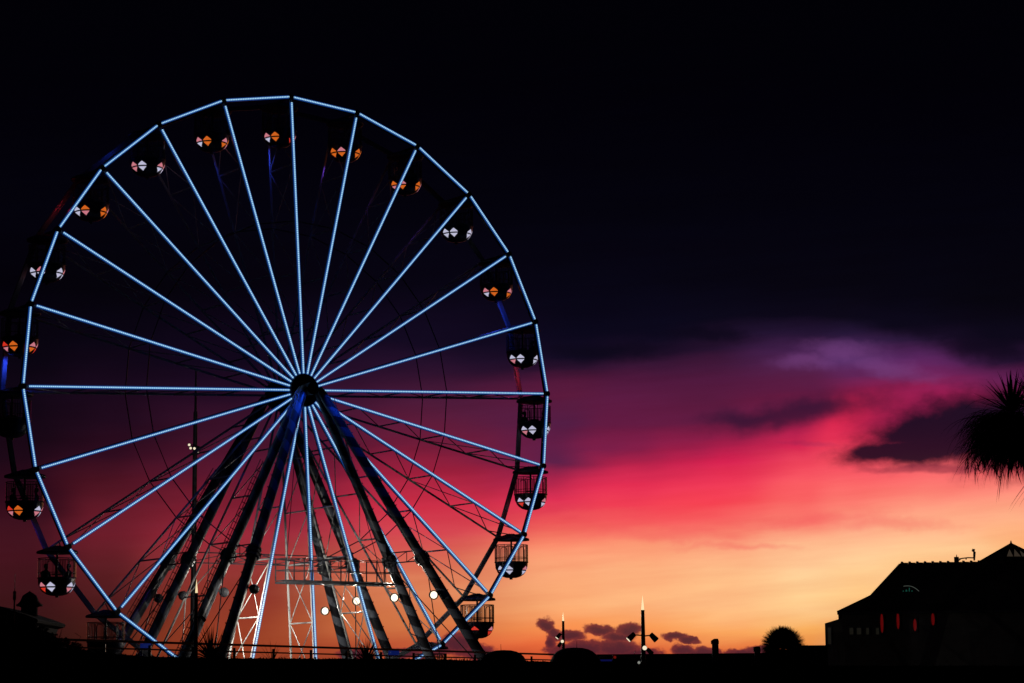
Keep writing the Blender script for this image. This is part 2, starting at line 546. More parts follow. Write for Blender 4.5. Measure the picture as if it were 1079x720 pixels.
# ------------------------------------------------------------------ FERRIS WHEEL
YAW = 0.607234
CW = Vector((-11.113825, 126.111683, 16.797638 + EYE))
DEP, RW, PH, NS = 2.641, 16.0, -0.056173, 24
HZ = CW.z - G2                      # hub height above its ground
wheel = empty('ferris_wheel', (CW.x, CW.y, G2), YAW)
tag(wheel, 'tall observation wheel outlined by pale blue light strips on its front rim and spokes', 'ferris wheel')


def P(r, k, off=0.0):
    """point in the wheel's own frame: radius, spoke number, depth behind the front face"""
    a = PH + R(15) * k
    return Vector((r * math.sin(a), off, HZ + r * math.cos(a)))


FR = Vector((0, 1, 0))
# hub
b = MB()
b.tube((0, -0.95, HZ), (0, 3.6, HZ), 0.34, seg=24)
for o_ in (-0.1, DEP - 0.12):
    b.tube((0, o_, HZ), (0, o_ + 0.26, HZ), 0.86, seg=48)
b.tube((0, 0.1, HZ), (0, DEP, HZ), 0.6, seg=32)
for k in range(24):
    p = P(0.72, k, -0.14)
    b.tube(p, p + FR * 0.06, 0.035, seg=6)
b.build('hub', M_HUB, wheel)

RUNG = (0.22, 0.4, 0.575, 0.77)


def make_spoke():
    """truss between front and rear face, built along local X"""
    b = MB()
    b.bar((0.85, 0.14, 0), (15.95, 0.14, 0), 0.14, 0.12)
    b.tube((0.85, DEP, 0), (15.95, DEP, 0), 0.062, seg=8)
    for q in RUNG:
        b.tube((q * 16, 0.1, 0), (q * 16, DEP, 0), 0.045, seg=6)
    for q0, q1 in ((0.22, 0.4), (0.4, 0.575), (0.575, 0.77)):
        b.tube((q0 * 16, 0.14, 0.03), (q1 * 16, DEP, 0.03), 0.028, seg=5)
    b.tube((0.575 * 16, DEP, -0.03), (0.77 * 16, 0.14, -0.03), 0.024, seg=5)
    b.tube((0.77 * 16, DEP, 0.03), (15.6, 0.14, 0.03), 0.028, seg=5)
    b.tube((0.77 * 16, 0.14, -0.03), (15.2, DEP, -0.03), 0.028, seg=5)
    return b


def strip_mb(x0, x1):
    return (MB().box(((x0 + x1) / 2, 0.012, 0), (x1 - x0, 0.05, 0.17)),  # wide backing that stands in for the glow around the LEDs
            MB().box(((x0 + x1) / 2, -0.03, 0), (x1 - x0, 0.045, 0.066)))


spoke0 = make_spoke().build('spoke', M_TRUSS, wheel)
ca_, st_ = strip_mb(0.9, 15.68)
ca_.mi = 0
s_halo = ca_.build('halo_glow_strip', M_HALO, spoke0)
s_st = st_.build('light_strip', M_STRIP, spoke0)


def spoke_matrix(k):
    d = (P(1, k) - P(0, k)).normalized()
    x = d; y = FR; z = x.cross(y)
    return Matrix.Translation((0, 0, HZ)) @ Matrix((x, y, z)).transposed().to_4x4()


for k in range(NS):
    if k == 0: o = spoke0
    else:
        o = spoke0.copy(); COL.objects.link(o); o.parent = wheel
        for c0 in (s_halo, s_st):
            c = c0.copy(); COL.objects.link(c); c.parent = o
    o.matrix_local = spoke_matrix(k)

# rims
chord = 2 * RW * math.sin(R(7.5))
b = MB()
b.bar((0, 0.17, 0), (chord, 0.17, 0), 0.2, 0.16)
b.tube((0, -0.03, 0), (0, 0.24, 0), 0.17, seg=12)
rim0 = b.build('front_rim', M_STEEL, wheel)
ca_, st_ = strip_mb(0.15, chord - 0.15)
r_halo = ca_.build('halo_glow_strip', M_HALO, rim0)
r_st = st_.build('light_strip', M_STRIP, rim0)
b = MB()
b.bar((0, DEP + 0.02, 0), (chord, DEP + 0.02, 0), 0.16, 0.24)
rear0 = b.build('rear_rim', M_PAINT, wheel)
for k in range(NS):
    a, c_ = P(RW, k), P(RW, k + 1)
    x = (c_ - a).normalized(); z = x.cross(FR)
    M = Matrix.Translation(a) @ Matrix((x, FR, z)).transposed().to_4x4()
    if k == 0: o, q = rim0, rear0
    else:
        o = rim0.copy(); COL.objects.link(o); o.parent = wheel
        q = rear0.copy(); COL.objects.link(q); q.parent = wheel
        for c0 in (r_halo, r_st):
            c = c0.copy(); COL.objects.link(c); c.parent = o
    o.matrix_local = M; q.matrix_local = M
# thin cable rings and axle beams between the two rims
for off in (0.14, DEP):
    b = MB()
    b.path([P(0.575 * 16, k, off) for k in range(NS)], 0.032, 5, closed=True)
    b.build('ring_cable', M_STEEL, wheel)
for k in range(NS):
    b = MB()
    b.tube(P(RW, k, 0.0), P(RW, k, DEP + 0.1), 0.07, seg=8)
    b.tube(P(15.2, k, DEP), P(RW, k, 0.9), 0.03, seg=5)
    b.build('gondola_axle', M_STEEL, wheel)

# support legs
LEGS = {1: (-1, 8.69, 8.57, 3.35), 2: (-1, 9.01, 3.53, 3.2), 3: (-1, 8.72, -0.94, -0.55), 4: (-1, 9.02, -6.35, -0.8),
        5: (1, 8.69, 8.57, 3.35), 6: (1, 9.01, 3.53, 3.2), 7: (1, 8.72, -0.94, -0.55), 8: (1, 9.02, -6.35, -0.8)}
LEGLINE = {}
for k, (sd, a, d, s0) in LEGS.items():
    A = Vector((sd * 0.45, s0, HZ + 0.05))
    B = Vector((sd * a, d, HZ - 16.9))
    B = A + (B - A) * ((HZ - 0.15) / (A.z - B.z))       # down to the ground
    LEGLINE[k] = (A, B)
    L = (B - A).length
    rot = frame_z(A - B)
    b = MB()
    b.tube((0, 0, 0), (0, 0, L - 0.4), 0.29, 0.24, seg=20)
    b.tube((0, 0, L - 0.4), (0, 0, L), 0.24, 0.16, seg=20)
    leg = b.build('support_leg', M_LEG, wheel, loc=B, rotm=rot, smooth=False)
    # bolted joint half way up
    zf = (9.27 - G2) / HZ * L
    b = MB()
    for dz in (-0.22, 0.0, 0.22):
        b.tube((0, 0, zf + dz - 0.05), (0, 0, zf + dz + 0.05), 0.37, seg=12)
    b.tube((0, 0, zf - 0.3), (0, 0, zf + 0.3), 0.32, seg=12)
    for s_ in (-1, 1): b.box((0.36 * s_, 0, zf), (0.14, 0.16, 0.3))
    b.build('flange', M_STEEL, leg)
    b = MB()
    b.box((0, 0, 0.06), (1.1, 1.1, 0.14), rot.inverted())
    b.build('base_plate', M_STEEL, leg)
    # service ladder on the near legs of the left side
    if k in (1, 2, 3):
        b = MB()
        for yy in (-0.52, -0.36):
            b.bar((yy, 0.0, 1.0), (yy, 0.0, L * 0.78), 0.03)
        n_ = int((L * 0.78 - 1) / 0.38)
        for i in range(n_):
            b.bar((-0.52, 0, 1.1 + i * 0.38), (-0.2, 0, 1.1 + i * 0.38), 0.035)
        b.build('ladder', M_STEEL, leg)
    else:
        b = MB()
        for i in range(int(L / 0.75)):
            b.bar((0.2 * sd, 0, 0.5 + i * 0.75), (0.36 * sd, 0, 0.55 + i * 0.75), 0.04)
        b.bar((0.28 * sd, 0, 0.4), (0.28 * sd, 0, L - 0.6), 0.025)
        b.build('climbing_rail', M_STEEL, leg)
    # floodlight: faces inwards along the wheel, tilted
    t = 1 - (7.45 - G2) / HZ if k in (1, 2, 3, 4) else 1 - (7.35 - G2) / HZ
    if k == 5: t += 0.022
    lp = A + (B - A) * t
    inv = rot.inverted()
    fdir = Vector((-sd, -0.75 if sd > 0 else 0.8, -0.3 if k < 5 else 0.0)).normalized()
    hp = lp + Vector((-sd * 0.62, 0, -0.05))

    def loc_(v): return inv @ (v - B)
    b = MB()
    b.tube(loc_(lp + Vector((-sd * 0.24, 0, 0))), loc_(hp - fdir * 0.12), 0.04)
    b.tube(loc_(hp - fdir * 0.22), loc_(hp + fdir * 0.01), 0.16, 0.25, seg=20)
    b.tube(loc_(hp), loc_(hp + fdir * 0.16), 0.24, seg=20, caps=False)
    b.mi = 1
    b.tube(loc_(hp + fdir * 0.03), loc_(hp + fdir * 0.05), 0.19, seg=20)
    b.build('floodlight', [M_STEEL, M_FLOOD], leg)
    lamp('floodlight_beam', 'SPOT', loc_(hp + fdir * 0.2), (1.0, 0.93, 0.8), 2000 if k in (3, 4) else 900, leg, inv @ (fdir + Vector((0, 0.15 if k in (3, 4, 7, 8) else -0.15, -0.25))), 0.012, 130, 0.8)


def legpt(k, z):
    A, B = LEGLINE[k]
    t = (A.z - z) / (A.z - B.z)
    return A + (B - A) * t


zf = 9.27 - G2
for a_, c_ in ((3, 4), (7, 8), (1, 2), (5, 6), (2, 6)):
    b = MB()
    p, q = legpt(a_, zf), legpt(c_, zf)
    p2, q2 = p + Vector((0, 0, 0.55)), q + Vector((0, 0, 0.55))
    b.tube(p, q, 0.035, seg=6)
    b.tube(p2, q2, 0.035, seg=6)
    n_ = max(2, int((q - p).length / 2.2))
    for i in range(n_):
        u0, u1 = p.lerp(q, i / n_), p2.lerp(q2, (i + 1) / n_)
        b.tube(u0, u1, 0.022, seg=5)
        b.tube(p.lerp(q, (i + 1) / n_), u1, 0.022, seg=5)
    b.build('tie_truss', M_STEEL, wheel)
# lower crossing stays
for a_, c_ in ((4, 3), (8, 7), (1, 2), (5, 6)):
    b = MB()
    b.tube(legpt(a_, zf - 0.3), legpt(c_, 3.2), 0.03, seg=6)
    b.tube(legpt(c_, zf - 0.3), legpt(a_, 3.2), 0.03, seg=6)
    b.build('cross_stay', M_STEEL, wheel)

# service platform hanging between the front legs, just before the wheel
zp = 8.05 - G2
b = MB()
x0, x1, y0, y1 = -2.3, 4.3, -2.2, -1.15
for yy in (y0, y1):
    b.bar((x0, yy, zp), (x1, yy, zp), 0.08, 0.12)
for i in range(14):
    xx = x0 + (x1 - x0) * i / 13
    b.bar((xx, y0, zp), (xx, y1, zp), 0.06)
b.box(((x0 + x1) / 2, (y0 + y1) / 2, zp + 0.1), (x1 - x0, y1 - y0, 0.03))
pf = b.build('platform', M_STEEL, wheel)
b = MB()
for yy in (y0, y1):
    for hh in (0.62, 1.22):
        b.bar((x0, yy, zp + hh), (x1, yy, zp + hh), 0.045)
    for i in range(7):
        xx = x0 + (x1 - x0) * i / 6
        b.bar((xx, yy, zp + 0.08), (xx, yy, zp + 1.22), 0.05)
for xx in (x0, x1):
    for hh in (0.62, 1.22): b.bar((xx, y0, zp + hh), (xx, y1, zp + hh), 0.045)
b.build('railing', M_STEEL, pf)
b = MB()
for xx in (x0 + 0.3, x1 - 0.3):
    b.tube((xx, -1.6, zp), (xx * 0.35, -0.75, HZ - 0.4), 0.02, seg=5)
b.build('hanger_rod', M_STEEL, pf)

# boarding deck at the foot with blue lamps
b = MB()
b.box((0, -0.2, 0.55), (17.0, 4.6, 0.3))
for i in range(9): b.box((-8 + i * 2, -2.35, 0.2), (0.2, 0.1, 0.4))
deck = b.build('boarding_deck', M_STEEL, wheel)
# small blue uplights
for bx, by in ((153.5, 680.5), (415, 688)):
    w_ = at(bx, by, 119) - Vector((CW.x, CW.y, G2)); xx = w_.x * math.cos(YAW) + w_.y * math.sin(YAW); yy = -w_.x * math.sin(YAW) + w_.y * math.cos(YAW); zz = w_.z - .15
    b = MB()
    b.tube((xx, yy + .4, 0.0), (xx, yy + .4, zz), 0.03)
    b.bar((xx, yy + .4, zz), (xx, yy + .1, zz + .1), 0.05)
    b.mi = 1
    b.box((xx, yy, zz + 0.15), (0.45, 0.3, 0.22))
    b.build('blue_floodlight', [M_STEEL, M_BLUE], wheel)
# added blue spots without fixtures, tinting the legs under the hub
for sx in (-0.9, 1.1):
    lamp('added_hub_wash', 'SPOT', (sx * 1.9, -1.1, HZ + 0.8), (0.01, 0.08, 1.0), 170, wheel, (-sx * 0.1, 0.25, -1.0), 0.012, 90, 1.0)
    lamp('added_hub_wash', 'SPOT', (sx * 0.3, -2.2, HZ + 0.7), (0.01, 0.08, 1.0), 600, wheel, (sx * 0.42, 0.12, -1.0), 0.012, 80, 1.0)

# ------------------------------------------------------------------ GONDOLAS
def prof(z):
    pts = [(-1.48, .93), (-1.62, .925), (-1.8, .89), (-2.0, .80), (-2.15, .69), (-2.28, .5), (-2.34, .3), (-2.36, 0)]
    for (z0, r0), (z1, r1) in zip(pts, pts[1:]):
        if z <= z0 and z >= z1: return r0 + (r1 - r0) * (z0 - z) / (z0 - z1)
    return .93


def cyl(ang, r, z):
    # angle 0 looks towards the viewer's side, positive to the right
    return Vector((r * math.sin(R(ang)), -r * math.cos(R(ang)), z))


def gondola_meshes():
    parts = []
    b = MB()
    b.lathe([(0, .16), (.12, .14), (.5, .02), (.9, -.1), (1.03, -.16), (1.03, -.24), (.9, -.25), (0, -.22)], 40)
    for k in range(8): b.bar(cyl(45 * k, .12, .15), cyl(45 * k, 1.0, -.13), .03)
    parts.append((b, 'roof', M_ROOF, True))
    b = MB()
    b.tube((0, 0, -.22), (0, 0, -1.95), .055, seg=10)
    b.tube((0, 0, -1.25), (0, 0, -1.3), .26, seg=20)
    parts.append((b, 'pole', M_CAGE, False))
    b = MB()
    b.lathe([(.93, -1.48), (.925, -1.62), (.89, -1.8), (.80, -2.0), (.69, -2.15), (.5, -2.28), (.3, -2.34), (0, -2.36)], 40)
    b.lathe([(.93, -1.48), (.86, -1.48), (.84, -1.75), (.75, -1.95), (0, -2.0)], 40)
    parts.append((b, 'bowl', M_BOWL, True))
    b = MB()
    b.lathe([(.80, -1.72), (.42, -1.72), (.42, -1.95)], 40)
    parts.append((b, 'seat', M_CLOTH, False))
    b = MB()
    b.path([cyl(a, .93, -.5) for a in range(0, 360, 12)], .022, 6, True)
    b.path([cyl(a, .93, -1.22) for a in range(0, 360, 12)], .018, 6, True)
    b.path([cyl(a, .94, -1.47) for a in range(0, 360, 12)], .03, 6, True)
    for a in range(6, 366, 36):
        b.tube(cyl(a, .93, -.5), cyl(a, .93, -1.48), .02, seg=6)
    parts.append((b, 'rail', M_CAGE, False))
    b = MB()
    for c in range(-12, 348, 72):
        a0, a1 = c - 13, c + 13
        pts = [cyl(a0, .9, -1.45), cyl(a0, .9, -.72), cyl(a0 + 2, .9, -.62), cyl(a0 + 6, .9, -.57), cyl(c, .9, -.56), cyl(a1 - 6, .9, -.57), cyl(a1 - 2, .9, -.62), cyl(a1, .9, -.72), cyl(a1, .9, -1.45)]
        b.path(pts, .02, 6)
    for c in range(24, 384, 72):
        for dx in (-8, 0, 8): b.tube(cyl(c + dx, .9, -.55), cyl(c + dx, .9, -1.45), .011, seg=5)
    parts.append((b, 'seat_back_frame', M_CAGE, False))
    for c in (-72, -24, 24, 72, 180):
        b = MB()
        for i in range(6):
            a0, a1 = c - 21 + i * 7, c - 21 + (i + 1) * 7
            b.quad(cyl(a0, .955, -.53), cyl(a1, .955, -.53), cyl(a1, .955, -1.44), cyl(a0, .955, -1.44))
        parts.append((b, 'screen', M_GLASS, True))
    return parts


g0 = empty('gondola', (0, 0, 0))
g0_parts = [b.build(n, m, g0, smooth=s) for b, n, m, s in gondola_meshes()]
LA = [-50, -14, 58, 96, 134, 170, 238, 274]


def tri(c, up):
    """triangular lamp on the curved shell, half a diamond"""
    b = MB()
    zc = -1.95
    if up: pts = [(c - 15.5, zc + .045), (c - 14, zc + .085), (c, zc + .255), (c + 14, zc + .085), (c + 15.5, zc + .045)]
    else: pts = [(c + 15, zc - .025), (c + 13.5, zc - .06), (c, zc - .235), (c - 13.5, zc - .06), (c - 15, zc - .025)]
    nseg = []
    # fan with centre for curvature
    ctr = (c, zc + (.09 if up else -.09))
    V = [b.bm.verts.new(cyl(ctr[0], prof(ctr[1]) + .012, ctr[1]))]
    # subdivide the outline
    ol = []
    for i in range(len(pts)):
        p, q = pts[i], pts[(i + 1) % len(pts)]
        for s in range(4):
            ol.append((p[0] + (q[0] - p[0]) * s / 4, p[1] + (q[1] - p[1]) * s / 4))
    T = [b.bm.verts.new(cyl(a, prof(z) + .012, z)) for a, z in ol]
    Bk = [b.bm.verts.new(cyl(a, prof(z) - .02, z)) for a, z in ol]
    n = len(T)
    for i in range(n):
        b.bm.faces.new((V[0], T[i], T[(i + 1) % n]))
        b.bm.faces.new((T[i], Bk[i], Bk[(i + 1) % n], T[(i + 1) % n]))
    return b


lamp_objs = []
for c in LA:
    for up in (True, False):
        o = tri(c, up).build('lamp', M_OFF, g0)
        lamp_objs.append(o)
b = MB()
b.tube((0, .3, -2.33), (0, .3, -2.42), .09, seg=12)
under0 = b.build('underside_lamp', M_OFF, g0)

B_, V_, R_ = (0.03, 0.08, 1.0), (0.2, 0.06, 0.9), (1.0, 0.03, 0.08)
GD = {  # spoke: six lamp colours left to right (upper, lower), under-light colour, distinguishing words
 0: ('PWOO.R', B_, 'unlit dark gondola with orange and pinkish white lamps under the topmost rim joint'),
 1: ('OOPOOO', V_, 'gondola with all orange lamps hanging just clockwise of the topmost rim joint'),
 2: ('OPPOOO', V_, 'gondola with blotchy orange and pink lamps crossed by a lit spoke, high on the wheel'),
 3: ('WWWWWW', None, 'gondola with all white lamps next above the orange one with a blue lit beam'),
 4: ('PWOOPO', B_, 'gondola with an orange diamond and a blue lit beam under it, above a white one'),
 5: ('WPWWWW', R_, 'gondola with white lamps and a red lit beam beneath it, below an orange one'),
 6: ('WPWWWW', None, 'gondola with two riders and white lamps hanging level with the hub spoke'),
 7: ('WRWWPW', R_, 'empty gondola with white lamps before the deep pink sky, a red glow on its rim'),
 8: ('WPWWPW', R_, 'empty open gondola against the peach sky with white lamps crossed by the lit rim'),
 9: ('PWR.PR', V_, 'low gondola with red and white lamps behind the foot of a striped leg'),
 10: ('WPWWPW', None, 'gondola mostly hidden low behind the railing near the foot of the lit rim'),
 11: ('WWWWWW', None, 'gondola down at the boarding deck before the wheel bottom, on the seaward side'),
 12: ('WWWWWW', None, 'gondola standing at the lowest point of the wheel over the boarding deck'),
 13: ('WWWWWW', None, 'gondola just past the lowest point of the wheel, beside the boarding deck'),
 14: ('WWWWWW', None, 'gondola low behind the railing and the spiky clump under the wheel'),
 15: ('......', V_, 'unlit low gondola with a purple tinged roof just above the railing'),
 16: ('PRWWWP', V_, 'gondola with two riders and white lamps with one red, above the thin mast'),
 17: ('RPOOWP', V_, 'gondola with orange lamps and a pinkish white pair over a purple rim beam'),
 18: ('......', None, 'dark gondola without lit lamps at the outer edge of the wheel'),
 19: ('RPOOPO', B_, 'gondola with orange lamps and a blue beam, above the dark unlit one'),
 20: ('WWPWWW', None, 'gondola with white lamps crossed by the lit rim, beside a red glint'),
 21: ('WWOPOO', None, 'gondola with white, pink and orange lamps mixed, touching the lit rim'),
 22: ('PPWWPW', None, 'gondola with a white centre diamond and pink side lamps high on the wheel'),
 23: ('PWOOPO', B_, 'gondola with an orange diamond between pink lamps over a blue V of beams'),
}
rotw = Matrix.Rotation(YAW, 3, 'Z')


def wl(v):
    return rotw @ Vector(v) + Vector((CW.x, CW.y, G2))


FACE = Vector((0, 0, 1))
GPOS = {}
for idx, (k, (cols, ul, lab)) in enumerate(GD.items()):
    p = wl(P(RW, k, DEP / 2))
    p.z -= 0.19 * max(0, min(1, (p.z - 8) / 20))     # upper hangers sit a little lower under their axle
    GPOS[k] = p
    if idx == 0:
        g = g0; lo = lamp_objs; un = under0
    else:
        g = g0.copy(); COL.objects.link(g)
        for o in g0_parts:
            c = o.copy(); COL.objects.link(c); c.parent = g
        lo = []
        for o in lamp_objs:
            c = o.copy(); COL.objects.link(c); c.parent = g; lo.append(c)
        un = under0.copy(); COL.objects.link(un); un.parent = g
    g.location = p
    # the door side of every gondola keeps the same bearing as the axle line; lamps were set out facing the viewer
    g.rotation_euler = (0, 0, R(5))
    tag(g, lab, 'gondola', 'gondolas hanging round the wheel')
    full = cols + ''.join(cols[(i * 5 + k) % 6] for i in range(8)) + '..'
    for o, ch in zip(lo, full):
        o.material_slots[0].link = 'OBJECT'
        o.material_slots[0].material = LAMP.get(ch, M_OFF)
    un.material_slots[0].link = 'OBJECT'
    un.material_slots[0].material = M_OFF
    if ul:
        lamp('under_light', 'SPOT', (-0.7, 0.35, -2.45), ul, {4: 280, 19: 90, 5: 110, 17: 120, 16: 60}.get(k, 60), g, (0.35 if k in (4, 5, 7, 8) else 0.0, 0.9, -0.55), 0.012, 110, 0.9)

# added bare point lights for coloured glints on the outer rear beams, high on the landward side
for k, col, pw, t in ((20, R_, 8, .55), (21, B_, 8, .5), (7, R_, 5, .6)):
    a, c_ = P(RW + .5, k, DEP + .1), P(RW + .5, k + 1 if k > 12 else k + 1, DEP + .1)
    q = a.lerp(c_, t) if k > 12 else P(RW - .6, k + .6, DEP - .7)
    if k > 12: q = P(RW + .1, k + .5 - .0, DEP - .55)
    lamp('added_rim_glow', 'POINT', q, col, pw * 0.5, wheel, None, 0.012)


# ------------------------------------------------------------------ PEOPLE in the gondolas
def seated_person(lean=0.0):
    bm = bmesh.new()
    lay = bm.verts.layers.skin.verify()
    J = {'pelvis': ((0, 0, .08), .13), 'waist': ((0, .02, .24), .115), 'chest': ((0, .03, .42), .135), 'neck': ((0, .01, .56), .05), 'chin': ((0, -.01, .62), .065),
         'head': ((0, -.015, .70), .088), 'crown': ((0, 0, .79), .07),
         'shl': ((-.17, .03, .49), .062), 'ell': ((-.22, -.02, .26), .045), 'wrl': ((-.14, -.22, .2), .03), 'hal': ((-.11, -.29, .19), .03), 'fil': ((-.10, -.35, .17), .018),
         'shr': ((.17, .03, .49), .062), 'elr': ((.22, -.02, .26), .045), 'wrr': ((.14, -.22, .2), .03), 'har': ((.11, -.29, .19), .03), 'fir': ((.10, -.35, .17), .018),
         'hil': ((-.1, -.02, .07), .09), 'knl': ((-.11, -.42, .1), .06), 'anl': ((-.11, -.4, -.28), .04), 'tol': ((-.11, -.52, -.32), .032),
         'hir': ((.1, -.02, .07), .09), 'knr': ((.11, -.42, .1), .06), 'anr': ((.11, -.4, -.28), .04), 'tor': ((.11, -.52, -.32), .032)}
    V = {}
    for n, (p, r) in J.items():
        v = bm.verts.new(Vector(p) + Vector((lean * max(0, p[2] - .1), 0, 0)))
        v[lay].radius = (r, r)
        v[lay].use_root = (n == 'pelvis')
        V[n] = v
    return bm, V


def build_person():
    bm, V = seated_person()
    E_ = ('pelvis waist', 'waist chest', 'chest neck', 'neck chin', 'chin head', 'head crown', 'chest shl', 'shl ell', 'ell wrl', 'wrl hal', 'hal fil', 'chest shr', 'shr elr', 'elr wrr',
          'wrr har', 'har fir', 'pelvis hil', 'hil knl', 'knl anl', 'anl tol', 'pelvis hir', 'hir knr', 'knr anr', 'anr tor')
    for e in E_:
        a, b_ = e.split()
        bm.edges.new((V[a], V[b_]))
    me = bpy.data.meshes.new('person')
    bm.to_mesh(me); bm.free()
    me.materials.append(M_CLOTH)
    o = bpy.data.objects.new('person', me)
    COL.objects.link(o)
    sk = o.modifiers.new('skin', 'SKIN'); sk.use_smooth_shade = True
    su = o.modifiers.new('sub', 'SUBSURF'); su.levels = 1; su.render_levels = 1
    h = MB()
    n0 = len(h.bm.verts)
    bmesh.ops.create_uvsphere(h.bm, u_segments=14, v_segments=10, radius=.1, matrix=Matrix.Translation((0, .012, .745)) @ Matrix.Diagonal((.95, 1.05, 1.02, 1)))
    for v in list(h.bm.verts):
        if v.co.y < -.04 and v.co.z < .77: h.bm.verts.remove(v)
    hair = h.build('hair', M_HAIR, o, smooth=True)
    return o, hair


per0, hair0 = build_person()
first = True
PEO = [(6, -1, 'dark seated rider on the near bench in the white lamped gondola level with the hub'),
       (6, 1, 'dark seated rider beside the lit rim in the white lamped gondola level with the hub'),
       (5, 1, 'dark seated rider in the gondola with a red lit beam beneath it'),
       (16, -1, 'dark seated rider in the low gondola above the thin mast, away from the lit rim'),
       (16, 1, 'dark seated rider nearest the lit rim in the low gondola above the thin mast'),
       (17, -1, 'dark seated rider above the orange lamps in the gondola at the wheel edge'),
       (17, 1, 'dark seated rider above the pinkish white lamp pair in the gondola at the wheel edge')]
for i, (k, sd, lab) in enumerate(PEO):
    if i == 0: o = per0
    else:
        o = per0.copy(); COL.objects.link(o)
        c = hair0.copy(); COL.objects.link(c); c.parent = o
    o.location = GPOS[k] + Vector((sd * .55, .12 - .1 * (i % 2), -1.74))
    o.rotation_euler = (0, 0, R(-sd * 60 + (i % 3 - 1) * 12)); o.scale = (1.18, 1.18, 1.18)
    tag(o, lab, 'person', 'riders in the gondolas')

# ------------------------------------------------------------------ MAST behind the wheel with lamp cluster
D = 160.0
base = at(203, 690, D); top = at(206.5, 388, D)
mx_, my_ = base.x * .5 + top.x * .5, D
mast = empty('floodlight_mast', (mx_, my_, G2))
tag(mast, 'tall dark mast with a cluster of four small warm lamps behind the wheel', 'light mast')
b = MB()
b.tube((0, 0, 0), (0, 0, top.z - 3 - G2), .22, .14, seg=12)
b.tube((0, 0, top.z - 3 - G2), (0, 0, top.z - G2), .09, .05, seg=10)
b.build('pole', M_STEEL, mast)
lz = at(205, 472, D).z - G2
b = MB()
b.tube((0, 0, lz - .1), (0, 0, lz + .1), .34, seg=12)
b.build('lamp_collar', M_STEEL, mast)
for px, py in ((199.5, 468.5), (201, 472), (205, 472.3), (208.5, 477)):
    q = at(px, py, D - .4) - Vector((mx_, my_, G2))
    b = MB()
    b.tube((0, 0, q.z), q + Vector((0, .1, 0)), .03)
    b.tube(q + Vector((0, .12, 0)), q + Vector((0, -.06, -.03)), .08, .12, seg=12)
    b.mi = 1
    b.tube(q + Vector((0, -.062, -.03)), q + Vector((0, -.08, -.035)), .085, seg=12)
    b.build('lamp', [M_STEEL, M_WARM], mast)


# ------------------------------------------------------------------ illuminated spires along the promenade
def spire(px, ytip, ylit, D, lamps, label, wpx=5.0, wtop=3.6):
    tip = at(px, ytip, D)
    s = D / F_PX
    r = empty('spire_lamp', (tip.x, D, G1))
    tag(r, label, 'lamp post', 'spire lamps with glowing tips')
    zt = tip.z - G1; zl = at(px, ylit, D).z - G1
    MB().lathe([(wtop / 2 * s * .85, zl), (wtop / 2 * s * .62, zl + (zt - zl) * .35), (wtop / 2 * s * .22, zl + (zt - zl) * .8), (0.001, zt)], 16).build('lit_tip', M_TIP, r, smooth=True)
    MB().lathe([(0, 0), (wpx / 2 * s * 1.3, 0), (wpx / 2 * s * 1.15, .5), (wpx / 2 * s, 1.2), (wtop / 2 * s, zl - .03), (wtop / 2 * s * 1.08, zl - .03), (wtop / 2 * s * 1.08, zl), (0, zl)], 20).build('post', M_STEEL, r)
    for (lx, ly, dx, dz, lit, sz) in lamps:
        q = at(lx, ly, D - .3) - Vector((tip.x, D, G1))
        dr = Vector((dx, -1.2 if lit == 2 else -.08, dz)).normalized()
        b = MB()
        b.tube((0, 0, q.z + .05), q - dr * .1, .025)
        b.tube(q - dr * sz * 1.1, q + dr * sz * 1.1, sz * .62, sz * .8, seg=14)
        b.mi = 1
        b.tube(q + dr * (sz * 1.1 + .002), q + dr * (sz * 1.1 + .02), sz * .68, seg=14)
        b.build('spotlight', [M_STEEL, M_WARM if lit else M_OFF], r)
    return r


spire(677, 627.5, 643, 92, [(665.5, 671, -.8, -.75, 1, .15), (688.5, 671.5, .75, -.8, 0, .15), (678.8, 683.2, .1, .05, 2, .125), (684.5, 686.5, .7, -.75, 0, .12)],
      'tallest dark spire with a glowing cream tip and two spotlights on side arms')
spire(593.3, 645, 654.5, 104, [(588.8, 670, -.5, -.6, 1, .11), (592.2, 676.3, .1, .1, 2, .1), (590, 679, -.5, -.8, 0, .1)],
      'smaller dark spire with a glowing tip beside the domed car roof', 3.6, 2.5)
spire(207.2, 610.5, 625, 80, [(214, 652, .5, -.6, 0, .08)],
      'spire with a dull pinkish lit tip standing between the striped legs', 4.4, 3.2)

# ------------------------------------------------------------------ railing on the promenade
pts_r = [(52, 672.3), (110, 674.2), (175, 676.3), (260, 679.6), (330, 681.4), (420, 683.8), (500, 686), (560, 688.2), (596, 689.3), (660, 692.5), (720, 696.0)]
RZ = 3.86


def rail_pt(px, py):
    d = ray(px, py)
    t = (RZ - EYE) / d.z
    return Vector((0, 0, EYE)) + d * t


